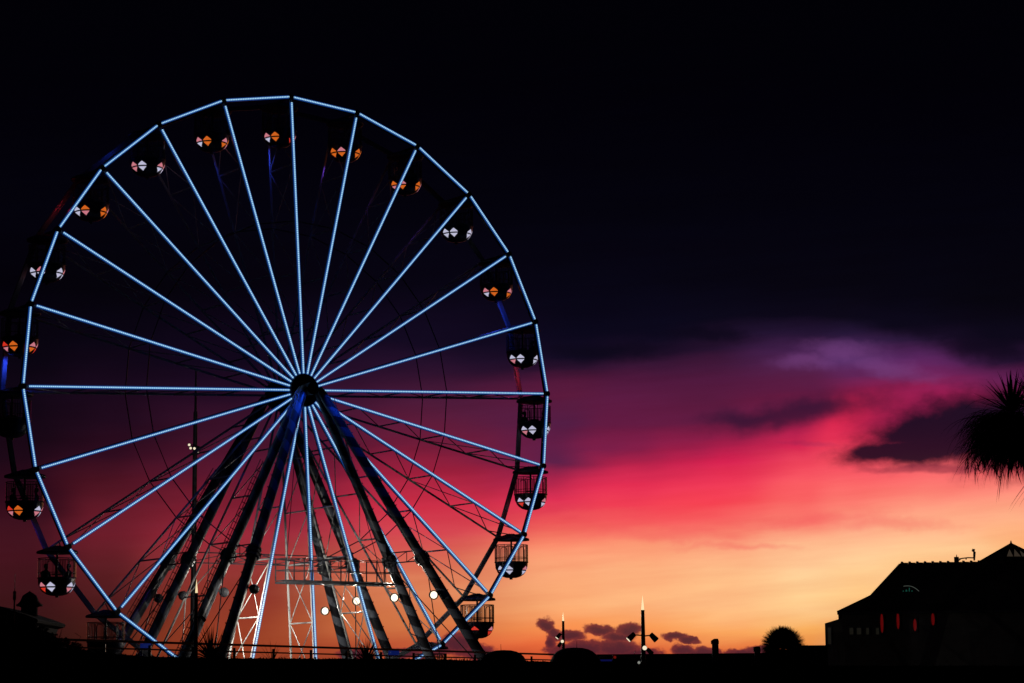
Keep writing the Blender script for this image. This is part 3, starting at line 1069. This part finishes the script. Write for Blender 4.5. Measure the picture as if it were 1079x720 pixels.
pa, pb = rail_pt(110, 674.2), rail_pt(560, 688.2)
dirr = (pb - pa)
LR = dirr.length
dirr.normalize()
n0_, n1_ = -4, 16
step = LR / 12
for seg_i, (i0, i1, lab) in enumerate(((-2, 3, 'dark railing of two bars running from the cupola building to the first spiky clump'), (3, 7, 'dark railing of two bars between the two spiky clumps'), (7, 15, 'dark railing of two bars running to the parked cars'))):
    s0 = pa + dirr * (i0 * step)
    rl = empty('railing', (s0.x, s0.y, G1))
    tag(rl, lab, 'railing', 'promenade railings')
    E = (pa + dirr * (i1 * step)) - s0
    off = 0.0
    for hh, ww in ((RZ - G1, .075), (RZ - G1 - .25, .05), (RZ - G1 - .55, .05)):
        MB().bar((0, 0, hh - ww / 2), (E.x, E.y, hh - ww / 2), .07, ww).build('rail', M_STEEL, rl)
    for i in range(i0, i1):
        q = pa + dirr * (i * step) - s0
        MB().box((q.x, q.y, (RZ - G1 - .14) / 2), (.09, .09, RZ - G1 - .14)).build('post', M_STEEL, rl)
        pass


# ------------------------------------------------------------------ hedge in front (black mass): uneven top
def leafy(bm, c, n, sx, sy, sz, size):
    for _ in range(n):
        p = Vector(c) + Vector((random.uniform(-sx, sx), random.uniform(-sy, sy), random.uniform(-sz, sz)))
        d = Vector((random.gauss(0, 1), random.gauss(0, 1), random.gauss(0, 1) + .4)).normalized()
        e = d.orthogonal().normalized() * size * .4
        L = size * random.uniform(.6, 1.3)
        bm.faces.new([bm.verts.new(p - e), bm.verts.new(p + d * L), bm.verts.new(p + e)])


def hedge_top(px):
    T = [(-60, 676), (20, 676), (60, 678), (100, 684), (150, 689), (240, 691), (420, 691.5), (560, 694), (640, 697), (700, 699), (1140, 699)]
    for (a, ya), (b_, yb) in zip(T, T[1:]):
        if a <= px <= b_: return ya + (yb - ya) * (px - a) / (b_ - a)
    return 699


HD = 58.0
b = MB()
npx = list(range(-60, 1141, 6))
rows = []
for px in npx:
    z = at(px, hedge_top(px) + 3.2 + random.uniform(-.4, .4), HD).z
    x = at(px, 700, HD).x
    rows.append([b.bm.verts.new(v) for v in ((x, HD - .9, G1 - .1), (x, HD - .75, z - .25), (x, HD - .4, z), (x, HD + .4, z), (x, HD + .75, z - .25), (x, HD + .9, G1 - .1))])
for A, B in zip(rows, rows[1:]):
    for i in range(5): b.bm.faces.new((A[i], A[i + 1], B[i + 1], B[i]))
for px in npx:
    leafy(b.bm, (at(px, 700, HD).x, HD, at(px, hedge_top(px) + 3.2, HD).z - .03), 26, .09, .45, .04, .05)
tag(b.build('hedge', M_HEDGE), 'long black clipped hedge along the whole near edge of the promenade', 'hedge')


# ------------------------------------------------------------------ spiky plants
def blade(bm, base, d, L, w, droop, seg=6, twist=0.0):
    """sword leaf: tapering folded ribbon that bends down under its own weight"""
    d = Vector(d).normalized()
    p = Vector(base)
    side = d.cross(Vector((0, 0, 1)))
    if side.length < .05: side = Vector((1, 0, 0))
    side.normalize()
    prev_ = None
    for i in range(seg + 1):
        t = i / seg
        ww = w * (1 - t) ** .8 * (0.55 + 0.9 * min(t * 3, 1) * .5)
        up = side.cross(d).normalized()
        cur = [bm.verts.new(p - side * ww), bm.verts.new(p - up * ww * .35), bm.verts.new(p + side * ww)]
        if prev_:
            bm.faces.new((prev_[0], prev_[1], cur[1], cur[0]))
            bm.faces.new((prev_[1], prev_[2], cur[2], cur[1]))
        prev_ = cur
        d = (d + Vector((0, 0, -1)) * droop / seg * (0.4 + 1.4 * t)).normalized()
        p = p + d * (L / seg)


def spiky(name, label, cat, loc, zc, r, n, w, droop=.5, low=-.2, group=None, trunk=.12, start=.08):
    root = empty(name, loc)
    tag(root, label, cat, group)
    b = MB()
    cz = zc - loc[2]
    for i in range(n):
        el = math.asin(random.uniform(low, 1.0))
        az = random.uniform(0, 2 * math.pi)
        d = Vector((math.cos(el) * math.cos(az), math.cos(el) * math.sin(az), math.sin(el)))
        blade(b.bm, Vector((0, 0, cz)) + d * r * start * random.uniform(.6, 1), d, r * (1.08 - start) * random.uniform(.78, 1.0), w, droop * random.uniform(.4, 1.4))
    b.build('crown', M_LEAF, root)
    MB().path([(0, 0, -.05), (.03, .02, cz * .5), (0, 0, cz + r * .1)], [trunk * 1.2, trunk * .9, trunk * .8], 10).build('trunk', M_BARK, root)
    return root


p = at(223, 692, 60)
spiky('cordyline', 'wide spiky leaved clump before the railing under the left striped legs', 'plant', (p.x, 60, G1), p.z - .1, .92, 170, .022, .35, .05, 'spiky clumps before the railing')
p = at(262, 694, 61)
spiky('cordyline', 'thin sparse spiky tuft between the white lit truss and the railing', 'plant', (p.x + .6, 61, G1), p.z - .15, .68, 34, .012, .4, .2, 'spiky clumps before the railing')
p = at(386, 694, 60)
spiky('cordyline', 'upright spiky clump before the railing below the lit floodlights', 'plant', (p.x, 60, G1), p.z - .1, .66, 120, .02, .2, .25, 'spiky clumps before the railing')
p = at(340, 696, 61)
p = at(825, 681, 96)
spiky('cordyline', 'round spiky headed bush silhouetted beside the low gabled building', 'plant', (p.x, 96, G1), p.z - .12, 1.0, 4200, .04, .12, -1.0, start=.45)
p = at(846, 690, 97)
spiky('cordyline', 'small dark bush tucked at the foot of the round spiky one', 'plant', (p.x, 97, G1), p.z, .45, 500, .03, .2, -.6, start=.4)
# wispy shrub at the left
p0 = at(56, 690, 64)
sh = empty('bare_shrub', (p0.x, 64, G1))
tag(sh, 'thin wispy shrub with bare twigs beside the cupola building', 'shrub')
b = MB()
for i in range(16):
    a = random.uniform(-.7, .6); ln = random.uniform(.5, 1.45)
    q0 = Vector((random.uniform(-.1, .1), 0, .2))
    q1 = q0 + Vector((math.sin(a) * ln * .5, random.uniform(-.2, .2), ln * .55))
    q2 = q0 + Vector((math.sin(a * 1.2) * ln, random.uniform(-.3, .3), ln * .95))
    b.path([q0, q1, q2], [.014, .009, .004], 5)
    for _ in range(5):
        t = random.uniform(.3, 1); m_ = q1.lerp(q2, t)
        b.path([m_, m_ + Vector((random.uniform(-.2, .2), random.uniform(-.1, .1), random.uniform(.03, .2)))], .005, 4)
b.build('twig_crown', M_BARK, sh)
b = MB()
b.tube((0, 0, 0), (0, 0, .3), .04); b.build('stem', M_BARK, sh)

# big drooping cordyline, close, at the right edge
PD = 27.0
pc = at(1112, 452, PD)
palm = empty('cabbage_palm', (pc.x, PD, gz(PD)))
tag(palm, 'big shaggy cabbage palm with drooping dead leaves, cut by the edge of the view', 'tree')
cz = pc.z - gz(PD)


def pq(px, py): return at(px, py, PD) - Vector((pc.x, PD, gz(PD)))


b = MB()
c1 = pq(1066, 434)
for i in range(60):            # upright live rosette on the near head
    el = random.uniform(R(12), R(90)); az = random.uniform(0, 2 * math.pi)
    d = Vector((math.cos(el) * math.cos(az), math.cos(el) * math.sin(az), math.sin(el)))
    blade(b.bm, c1 + d * .03, d, random.uniform(.28, .50), .024, random.uniform(.0, .35))
c2 = pq(1100, 430)
for i in range(130):            # the main head behind it
    el = random.uniform(R(5), R(90)); az = random.uniform(0, 2 * math.pi)
    d = Vector((math.cos(el) * math.cos(az), math.cos(el) * math.sin(az), math.sin(el)))
    blade(b.bm, c2 + Vector((0, .25, 0)), d, random.uniform(.4, .6), .026, random.uniform(.05, .4))
for a_, L_, up_ in ((R(120), .5, 1.5), (R(130), .46, .9), (R(135), .5, .75), (R(140), .42, .45), (R(145), .48, .3), (R(150), .42, .1), (R(158), .5, .02), (R(168), .56, -.05), (R(176), .6, -.12), (R(185), .62, -.2)):
    blade(b.bm, c1 + Vector((-.05, 0, -.02)), (-1, math.sin(a_) * .2, up_), L_, .011, .35)
b.build('crown', M_LEAF, palm)
b = MB()
for i in range(2600):           # hanging skirt of dead leaves
    az = random.uniform(0, 2 * math.pi); rr = random.uniform(.05, .42)
    q = Vector((math.cos(az) * rr * 1.22 - .36, math.sin(az) * rr, cz + random.uniform(-.22, .22)))
    d = Vector((math.cos(az) * 1.2, math.sin(az) * 1.2, random.uniform(-.6, .35)))
    blade(b.bm, q, d, random.uniform(.26, .5) * (1.3 if i % 5 == 0 else 1), random.uniform(.007, .018), random.uniform(1.2, 2.8), 6)
for i in range(150):             # frizzed ends under the skirt
    q = pq(random.uniform(1022, 1085), random.uniform(470, 492)) + Vector((0, random.uniform(-.2, .2), 0))
    blade(b.bm, q, (random.uniform(-1, .6), random.uniform(-.3, .3), random.uniform(-1, -.1)), random.uniform(.14, .3), .012, random.uniform(-1.5, 3.8), 7)
for px, py, dx, dz, L_ in ((1056, 488, -.28, -1, .56), (1058, 492, -.15, -1, .34), (1052, 486, .45, -1, .3), (1060, 490, -.55, -.9, .34), (1090, 500, -.62, -.75, .52), (1096, 500, -.55, -.62, .6), (1092, 508, -.3, -1, .48), (1053, 476, -.5, -.9, .3)):
    q = pq(px, py)
    for _ in range(2):
        blade(b.bm, q + Vector((random.uniform(-.02, .02), random.uniform(-.06, .06), 0)), (dx + random.uniform(-.08, .08), random.uniform(-.15, .15), dz), L_ * random.uniform(.8, 1), .013, .35, 6)
for i in range(70):             # longer loose fronds breaking the outline
    q = pq(random.uniform(1040, 1085), random.uniform(425, 470)) + Vector((0, random.uniform(-.25, .25), 0))
    blade(b.bm, q, (random.uniform(-1.2, -.1), random.uniform(-.5, .5), random.uniform(-.5, .5)), random.uniform(.35, .62), random.uniform(.008, .014), random.uniform(.6, 2.4), 8)
b.build('dead_leaf_skirt', M_DEAD, palm)
MB().path([(0, 0, -.1), (.05, .03, cz * .4), (-.02, 0, cz * .75), (0, 0, cz + .2)], [.2, .15, .13, .11], 12).build('trunk', M_BARK, palm)


# ------------------------------------------------------------------ parked cars (only their roofs clear the hedge)
def make_car():
    root = empty('parked_car', (0, 0, 0))
    # rounded small car seen from behind, sits across the view; length along Y
    b = MB()
    secs = []   # (y, half width, z low, z top)
    for y, hw, z0, z1 in ((-1.9, .62, .45, .7), (-1.75, .8, .3, .86), (-1.2, .86, .25, .98), (-.4, .88, .22, 1.0), (.6, .88, .22, .98), (1.3, .85, .25, .88), (1.8, .72, .32, .72), (1.95, .55, .45, .6)):
        ring = []
        for t in range(16):
            a = 2 * math.pi * t / 16
            cx, cz_ = math.cos(a), math.sin(a)
            ring.append(b.bm.verts.new((hw * math.copysign(abs(cx) ** .5, cx), y, (z0 + z1) / 2 + (z1 - z0) / 2 * math.copysign(abs(cz_) ** .6, cz_))))
        secs.append(ring)
    for A, B in zip(secs, secs[1:]):
        for i in range(16): b.bm.faces.new((A[i], A[(i + 1) % 16], B[(i + 1) % 16], B[i]))
    b.bm.faces.new(secs[0][::-1]); b.bm.faces.new(secs[-1])
    b.build('body', M_CARP, root, smooth=True)
    # cabin: rounded roof
    b = MB()
    rings = []
    for y, hw, zt in ((-1.45, .62, 1.0), (-1.2, .72, 1.22), (-.8, .74, 1.38), (-.2, .75, 1.45), (.4, .73, 1.38), (.75, .7, 1.15), (.95, .66, .98)):
        ring = []
        for t in range(13):
            a = math.pi * t / 12
            ring.append(b.bm.verts.new((hw * math.copysign(abs(math.cos(a)) ** .8, math.cos(a)) * (1 if t not in (0, 12) else 1.08), y, .94 + (zt - .94) * math.sin(a) ** .8)))
        rings.append(ring)
    for A, B in zip(rings, rings[1:]):
        for i in range(12): b.bm.faces.new((A[i], A[i + 1], B[i + 1], B[i]))
    b.bm.faces.new(rings[0][::-1]); b.bm.faces.new(rings[-1])
    b.build('roof', M_CARG, root, smooth=True)
    MB().tube((0, -1.0, 1.3), (0, -1.1, 1.62), .012, .006, seg=6).build('aerial', M_STEEL, root)
    for sx in (-.72, .72):
        for y in (-1.2, 1.2):
            MB().tube((sx - .1, y, .31), (sx + .1, y, .31), .31, seg=20).build('wheel', M_TYRE, root)
    for sx in (-.6, .6):
        MB().box((sx, -1.80, .72), (.2, .12, .12)).build('tail_lamp', M_TAIL, root, bevel=.02)
    return root


def copy_tree(o, parent=None):
    c = o.copy(); COL.objects.link(c)
    if parent: c.parent = parent
    for ch in list(o.children): copy_tree(ch, c)
    return c


car0 = make_car()
for i, (px, ytop, D, rz, sc, lab) in enumerate(((605, 682.6, 76, 3, 1.0, 'dark rounded car with a roof aerial parked beside the smaller spire'),
                                            (531, 685.2, 79, -5, 1.0, 'dark rounded car with a roof aerial parked under the lowest gondola'),
                                            (640, 690.8, 84, 60, 1.0, 'dark car with a tiny red tail lamp parked between the two spires'))):
    o = car0 if i == 0 else copy_tree(car0)
    p = at(px, ytop, D)
    o.location = (p.x, D, p.z - 1.45)
    o.rotation_euler = (0, 0, R(rz))
    tag(o, lab, 'car', 'cars parked along the promenade')
q = at(638, 696, 82)
b = MB()
b.box((0, 0, .0), (.5, .12, .1)); b.mi = 1; b.box((0, -.07, 0), (.44, .02, .06))
o = b.build('lamp_bar', [M_STEEL, M_BAR], loc=q); tag(o, 'faint blue lamp bar glowing low beside the parked car with a red tail lamp', 'lamp')
q = at(647.8, 692.7, 81.5)
b = MB()
b.box((0, 0, 0), (.16, .1, .1)); b.mi = 1; b.tube((0, -.052, 0), (0, -.07, 0), .05, seg=12)
o = b.build('marker_lamp', [M_STEEL, M_MARK], loc=q); tag(o, 'tiny dim red marker lamp above the hedge near the tallest spire', 'lamp')
q = at(673.3, 698.3, 57)
b = MB()
b.tube((0, .1, -.05), (0, .1, -.5), .02); b.tube((0, .12, 0), (0, 0, 0), .04, .05, seg=12); b.mi = 1; b.tube((0, -.002, 0), (0, -.015, 0), .034, seg=12)
o = b.build('ground_spotlight', [M_STEEL, emis('dim_white', (.6, .62, .55), .38)], loc=q); tag(o, 'small round whitish ground lamp just below the foot of the tallest spire', 'lamp')

# ------------------------------------------------------------------ low dark wall with piers
WD = 100.0


def wall_thing(name, label, px0, px1, ytop, D, depth, m=M_WALL, z0=G1):
    a, c = at(px0, ytop, D), at(px1, ytop, D)
    r = MB()
    r.box(((a.x + c.x) / 2, D + depth / 2, (a.z + z0) / 2), (c.x - a.x, depth, a.z - z0))
    r.box(((a.x + c.x) / 2, D + depth / 2, a.z + .02), (c.x - a.x + .1, depth + .1, .06))
    o = r.build(name, m, bevel=.015)
    tag(o, label, 'wall')
    return o


wall_thing('low_wall', 'long low dark wall between the tallest spire and the round spiky bush', 618, 850, 691.0, WD, .5)
wall_thing('flat_roofed_shed', 'low flat topped dark block between the round bush and the gabled building', 838, 872, 681.5, 104, 3.0)['category'] = 'shed'


def pier(px, ytop, w, slant, label, D=99.0):
    p = at(px, ytop, D)
    s = D / F_PX
    z = p.z - G1
    b = MB()
    h = w * s / 2
    b.solid([(-h, -h, 0), (h, -h, 0), (h, h, 0), (-h, h, 0), (-h * .88, -h * .88, z - .2), (h * .88, -h * .88, z - .2), (h * .88, h * .88, z - .2), (-h * .88, h * .88, z - .2)],
            [(0, 1, 2, 3), (4, 5, 6, 7), (0, 1, 5, 4), (1, 2, 6, 5), (2, 3, 7, 6), (3, 0, 4, 7)])
    rt = empty('stone_pier', (p.x, D, G1))
    tag(rt, label, 'pier', 'stone piers by the low wall')
    b.build('shaft', M_STONE, rt, bevel=.02)
    b = MB()
    b.poly([(-h * 1.12, -h, z - .22), (-h * 1.16, -h, z - .06 - slant), (-h * .3, -h, z), (h * .75, -h, z - .0), (h * .98, -h, z - .1), (h * .98, -h, z - .22)], (0, 2 * h, 0))
    b.build('cap', M_STONE, rt, bevel=.01)


pier(753.5, 673.2, 7.4, .02, 'taller squared stone pier with a slanted cap standing above the low wall')
pier(797.8, 681.3, 6.6, -.04, 'shorter squat pier by the low wall next to the round spiky bush')

# ------------------------------------------------------------------ gabled building at the right
BD = 170.0


BA = R(7.8)                         # the hall's side walls run away from the viewer
C0 = at(883, 690, BD)
EX = Vector((math.cos(BA), -math.sin(BA), 0)); EY = Vector((math.sin(BA), math.cos(BA), 0))


def bp(px, py, dy=0.0):
    """world point on the hall's upright plane dy metres behind its front"""
    d = ray(px, py)
    t = (EY.dot(C0) + dy) / EY.dot(d)
    return Vector((0, 0, EYE)) + d * t


hall = empty('gabled_hall', (C0.x, C0.y, G2), -BA)
tag(hall, 'large dark tiled roofed hall with red lit slit windows and a small neon sign', 'building')
O = Vector((C0.x, C0.y, G2))


def hl(px, py, dy=0.0):
    v = bp(px, py, dy) - O
    return Vector((v.dot(EX), v.dot(EY), v.z))


DEEP = 14.0
XR = hl(1190, 600).x
z_ridge = hl(949, 594.5, DEEP / 2).z
x_ridge0 = hl(949, 594, DEEP / 2).x
x_mid, z_mid = hl(918, 628, 2).x, hl(918, 628, 2).z
x_eave, z_eave = hl(883, 645).x, hl(883, 645).z
# walls
b = MB()
b.solid([(x_eave + .25, .4, 0), (XR, .4, 0), (XR, DEEP - .4, 0), (x_eave + .25, DEEP - .4, 0), (x_eave + .25, .4, z_eave - .15), (XR, .4, z_eave - .15), (XR, DEEP - .4, z_eave - .15), (x_eave + .25, DEEP - .4, z_eave - .15)],
        [(0, 1, 2, 3), (4, 5, 6, 7), (0, 1, 5, 4), (1, 2, 6, 5), (2, 3, 7, 6), (3, 0, 4, 7)])
wallm = b.build('wall', M_WALL, hall)
# roof: steep upper hip with a shallower flared skirt all round
def hip(z, x0, y0, x1, y1): return [(x0, y0, z), (x1, y0, z), (x1, y1, z), (x0, y1, z)]
yin = 3.1
V_ = hip(z_eave - .15, x_eave, 0, XR, DEEP) + hip(z_eave, x_eave, 0, XR, DEEP) + hip(z_mid, x_mid, x_mid - x_eave, XR, DEEP - (x_mid - x_eave)) + [(x_ridge0, DEEP / 2, z_ridge), (XR, DEEP / 2, z_ridge)]
b = MB()
b.solid(V_, [(3, 2, 1, 0), (0, 1, 5, 4), (1, 2, 6, 5), (2, 3, 7, 6), (3, 0, 4, 7), (4, 5, 9, 8), (6, 7, 11, 10), (7, 4, 8, 11), (8, 9, 13, 12), (10, 11, 12, 13), (11, 8, 12), (5, 6, 10, 9), (9, 10, 13)])
roofm = b.build('roof', M_TILE, hall)
# ridge tiles and verge tiles
b = MB()
nt_ = 28
for i in range(nt_):
    xx = x_ridge0 + (XR - x_ridge0) * i / nt_
    Lx = (XR - x_ridge0) / nt_
    b.tube((xx, DEEP / 2, z_ridge + .0), (xx + Lx * .98, DEEP / 2, z_ridge), .11, .09, seg=8)
    b.tube((xx + .02, DEEP / 2, z_ridge), (xx + .2, DEEP / 2, z_ridge), .19, .17, seg=8)
for i in range(26):
    a0 = Vector((x_mid, x_mid - x_eave, z_mid)).lerp(Vector((x_ridge0, DEEP / 2, z_ridge)), i / 26)
    a1 = Vector((x_mid, x_mid - x_eave, z_mid)).lerp(Vector((x_ridge0, DEEP / 2, z_ridge)), (i + .98) / 26)
    b.tube(a0, a1, .12, .08, seg=7)
    a0 = Vector((x_eave, 0, z_eave)).lerp(Vector((x_mid, x_mid - x_eave, z_mid)), i / 26)
    a1 = Vector((x_eave, 0, z_eave)).lerp(Vector((x_mid, x_mid - x_eave, z_mid)), (i + .98) / 26)
    b.tube(a0, a1, .11, .07, seg=7)
b.build('ridge_tile', M_TILE, roofm)
MB().tube((x_eave - .06, -.06, z_eave - .12), (XR, -.06, z_eave - .12), .07, seg=8).build('gutter', M_STEEL, hall)
# low lean-to wing
a, c = hl(869, 656.5), hl(888, 648)
b = MB()
b.solid([(a.x, 1, 0), (c.x + .6, 1, 0), (c.x + .6, 8, 0), (a.x, 8, 0), (a.x, 1, a.z), (c.x + .6, 1, c.z), (c.x + .6, 8, c.z), (a.x, 8, a.z)],
        [(0, 1, 2, 3), (4, 5, 6, 7), (0, 1, 5, 4), (1, 2, 6, 5), (2, 3, 7, 6), (3, 0, 4, 7)])
b.build('side_wing', M_WALL, hall)
# openings: frame proud of wall, lit pane
def opening(px, py0, py1, w, m, round_=False, y=.4, name='window'):
    t, bt = hl(px, py0), hl(px, py1)
    s = BD / F_PX
    hw = w * s / 2
    b = MB()
    for sx in (-1, 1): b.box((t.x + sx * (hw + .04), y - .06, (t.z + bt.z) / 2), (.08, .12, t.z - bt.z + .16))
    b.box((t.x, y - .06, t.z + .05), (2 * hw, .12, .08)); b.box((t.x, y - .08, bt.z - .05), (2 * hw + .2, .16, .08))
    f = b.build(name, M_STEEL, hall)
    b = MB()
    if round_:
        pts = []
        for i in range(20):
            a_ = 2 * math.pi * i / 20
            pts.append((t.x + hw * math.cos(a_) * (1 if abs(math.sin(a_)) < .9 else .8), y - .03, (t.z + bt.z) / 2 + (t.z - bt.z) / 2 * math.sin(a_)))
        b.poly(pts, (0, .02, 0))
    else: b.box((t.x, y - .02, (t.z + bt.z) / 2), (2 * hw, .02, t.z - bt.z))
    b.build('pane', m, f)


for px, y0_, y1_, w_ in ((929, 646, 667, 3.2), (946, 645, 663, 3.0), (964, 652, 665, 3.4), (983, 646, 659, 3.4)):
    opening(px, y0_, y1_, w_, M_RED, True, name='lit_slit_window')
for px, w_ in ((897, 4), (905, 4.6), (914, 3), (924.5, 3.4)):
    opening(px, 661.5, 668.5, w_, M_PALE)
opening(873.5, 661, 678.5, 3.4, M_PALE, y=1.0, name='glazed_door')
# small neon sign on the roof slope: an arc over a few letter-like tubes, standing on a frame
b = MB()
ysn = -.35
arc = []
for i in range(13):
    px = 952 + 16.5 * i / 12
    py = 617.5 + 6.5 * ((i - 3.5) / 9) ** 2 * (1 if i > 3 else .4)
    v = hl(px, py, 3); arc.append((v.x, 3.0, v.z))
b.path(arc, .024, 6)
b.mi = 1
for (q0, q1) in (((950.5, 626.5), (952, 622.5)), ((954, 626), (955, 621.5)), ((955, 621.5), (956.5, 626)), ((958, 626), (958.2, 619.5)), ((960, 625.5), (961, 622.5)), ((961, 622.5), (962, 625.5)), ((949, 626.5), (949.6, 624.5))):
    u0, u1 = hl(*q0, 3), hl(*q1, 3)
    b.tube((u0.x, 3.0, u0.z), (u1.x, 3.0, u1.z), .04, seg=6)
b.build('neon_sign', [M_NEON, M_NEONG], hall)
b = MB()
for px in (953, 966):
    v = hl(px, 628, 3); b.bar((v.x, 3.1, v.z - .5), (v.x, 3.1, v.z + .55), .05)
v0, v1 = hl(950, 628, 3), hl(968, 628, 3)
b.bar((v0.x, 3.1, v0.z), (v1.x, 3.1, v1.z), .05)
b.build('sign_frame', M_STEEL, hall)
# pavilion roof with pale gores, behind the ridge
pav = empty('pavilion', (at(1066, 590, BD + DEEP + 6).x, BD + DEEP + 6, G2))
tag(pav, 'pyramid roofed pavilion with pale triangular gores behind the hall', 'building')
po = Vector(pav.location); D2 = BD + DEEP + 6


def pv(px, py):
    v = at(px, py, D2); return v - po


ap = pv(1066, 573); ev = pv(1032, 593)
hw = -ev.x
b = MB()
b.box((0, 0, ev.z / 2 - .1), (2 * hw * .93, 2 * hw * .93, ev.z - .2))
b.build('wall', M_WALL, pav)
nn = 8
b = MB()
vs_ = []
for i in range(nn):
    a_ = 2 * math.pi * (i + .5) / nn
    rr = hw / math.cos(math.pi / nn)
    vs_.append((rr * math.cos(a_), rr * math.sin(a_), ev.z))
vs_ += [(x_, y_, z_ - .15) for x_, y_, z_ in vs_]
vs_.append((0, 0, ap.z))
b.solid(vs_, [(i, (i + 1) % nn, 2 * nn) for i in range(nn)] + [(i, (i + 1) % nn, nn + (i + 1) % nn, nn + i) for i in range(nn)] + [tuple(range(nn, 2 * nn))])
rf = b.build('roof', M_TILE, pav)
b = MB()
for i in range(nn):
    a_ = 2 * math.pi * (i + .5) / nn
    rr = hw / math.cos(math.pi / nn)
    b.tube((rr * math.cos(a_), rr * math.sin(a_), ev.z), (0, 0, ap.z), .09, .07, seg=6)
b.tube((0, 0, ap.z - .1), (0, 0, ap.z + .25), .12, .03, seg=8)
b.build('hip_tile', M_TILE, rf)
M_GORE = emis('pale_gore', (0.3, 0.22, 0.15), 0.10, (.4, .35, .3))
for px in (1058.5, 1066.5, 1074.5):
    t_, l_, r_ = pv(px + (1066 - px) * .35, 580), pv(px - 3.4, 588.5), pv(px + 3.4, 588.5)
    def onroof(v):
        # front roof plane: from eave (y=-hw) up to apex (y=0)
        f = (v.z - ev.z) / (ap.z - ev.z)
        return Vector((v.x, -hw * (1 - f) - .06, v.z + .03))
    b = MB(); b.poly([onroof(t_), onroof(l_), onroof(r_)], (0, .04, .0)); b.build('roof_light', M_GORE, rf)
# arm lamp on the ridge
sc0 = bp(1008, 594, DEEP / 2)
arm = empty('bracket_lamp', sc0)
tag(arm, 'thin bracket arm with a hooked lamp head standing on the hall ridge', 'lamp')


def al(px, py): return bp(px, py, DEEP / 2) - sc0


b = MB()
b.box((0, 0, al(1008, 591).z), (.3, .3, al(1008, 587).z - al(1008, 595).z))
b.tube(al(1008, 588), al(1008, 584.5), .05, .02)
b.build('post', M_STEEL, arm)
b = MB()
b.path([al(1009, 589.5), al(1014, 588.5), al(1020, 587.8), al(1026.3, 588)], .05, 6)
b.tube(al(1010, 591), al(1013.5, 588.5), .03)
b.tube(al(1018, 588), al(1018, 590), .06, .03)
b.build('arm', M_STEEL, arm)
b = MB()
b.path([al(1026.6, 590.8), al(1026.6, 586), al(1026.8, 582), al(1025.6, 580)], [.06, .09, .1, .06], 8)
b.tube(al(1024.2, 579.6), al(1027, 580.6), .1, .13, seg=10)
b.build('lamp_head', M_STEEL, arm)

# ------------------------------------------------------------------ cupola building at the left
LD = 90.0


def lp_(px, py, dy=0.0):
    v = at(px, py, LD); return Vector((v.x, LD + dy, v.z))


cup = empty('cupola_building', (lp_(15, 690).x, LD, G1))
tag(cup, 'low black building with a small domed cupola on its sloping roof', 'building')
co = Vector(cup.location)


def cl(px, py, dy=0.0): return lp_(px, py, dy) - co


xl = cl(-70, 650).x
prof_ = [(-70, 625), (0, 639), (28, 648), (40, 652.5), (41.5, 654), (40, 656.5), (33, 658.5)]
pp = [cl(*q) for q in prof_]
b = MB()
b.poly([Vector((q.x, -.3, q.z)) for q in pp] + [Vector((cl(31, 660).x, -.3, cl(31, 664).z)), Vector((xl, -.3, cl(31, 664).z))], (0, 5.6, 0))
b.build('roof', M_TILE, cup)
b = MB()
b.box(((xl + cl(29, 690).x) / 2, 2.5, cl(29, 663).z / 2), (cl(29, 690).x - xl, 5.0, cl(29, 663).z))
b.build('wall', M_WALL, cup)
# cupola: little turret, flared eaves, stepped dome
cx = cl(18.5, 640).x
s = LD / F_PX
zz = [cl(18, y).z for y in (652, 637, 634.5, 631, 626, 623, 621.5)]
b = MB()
b.lathe([(9 * s, zz[0] - .6), (9 * s, zz[1])], 16, (cx, 2.2, 0))
cpb = b.build('cupola', M_WALL, cup)
b = MB()
b.lathe([(9 * s, zz[1] - .02), (13.8 * s, zz[1] + .05), (12.5 * s, zz[2] + .02), (10 * s, zz[3]), (7.6 * s, zz[4] + .03), (4 * s, zz[5] + .02), (2.2 * s, zz[6]), (0, zz[6] + .06)], 16, (cx, 2.2, 0))
b.build('dome', M_TILE, cpb)
b = MB()
b.lathe([(13.9 * s, zz[1] + .02), (14.4 * s, zz[1] + .06), (13.9 * s, zz[1] + .1)], 16, (cx, 2.2, 0))
b.build('gutter', M_STEEL, cpb)
# thin flag mast beside it
fp = lp_(32.3, 655, -3)
fm = empty('antenna_mast', (fp.x, fp.y, G1))
tag(fm, 'thin antenna mast rising beside the domed cupola', 'mast')
zt = lp_(33, 610).z - G1
b = MB()
b.tube((0, 0, 0), (0, 0, zt * .8), .035, .03, seg=8); b.tube((0, 0, zt * .8), (0, 0, zt), .018, .01, seg=6)
b.build('pole', M_STEEL, fm)
b = MB()
for py in (624.5, 628, 630.5): b.tube((0, 0, at(33, py, LD - 3).z - G1 - .06), (0, 0, at(33, py, LD - 3).z - G1 + .05), .06, seg=8)
b.build('collar', M_STEEL, fm)
# dark sloping shrubbery from the building down to the hedge
b = MB()
for px, py, rr in ((30, 662, 6), (42, 668, 7), (52, 675, 7), (20, 668, 10), (64, 680, 7), (78, 684, 6), (36, 676, 10), (5, 668, 12)):
    v = at(px, py, 70)
    s7 = 70 / F_PX
    leafy(b.bm, v, 520, rr * s7, .5, rr * s7, .07)
    leafy(b.bm, v - Vector((0, 0, rr * s7 * 1.5)), 500, rr * s7 * 1.4, .5, rr * s7, .09)
tag(b.build('shrubbery', M_HEDGE), 'dark sloping bank of shrubs below the cupola building', 'shrubbery', kind='stuff')

# people standing light: the streets' other lamps are off; a very weak afterglow comes from the sky alone
SC.cycles.use_denoising = True
SC.cycles.max_bounces = 6
SC.cycles.sample_clamp_indirect = 3.0
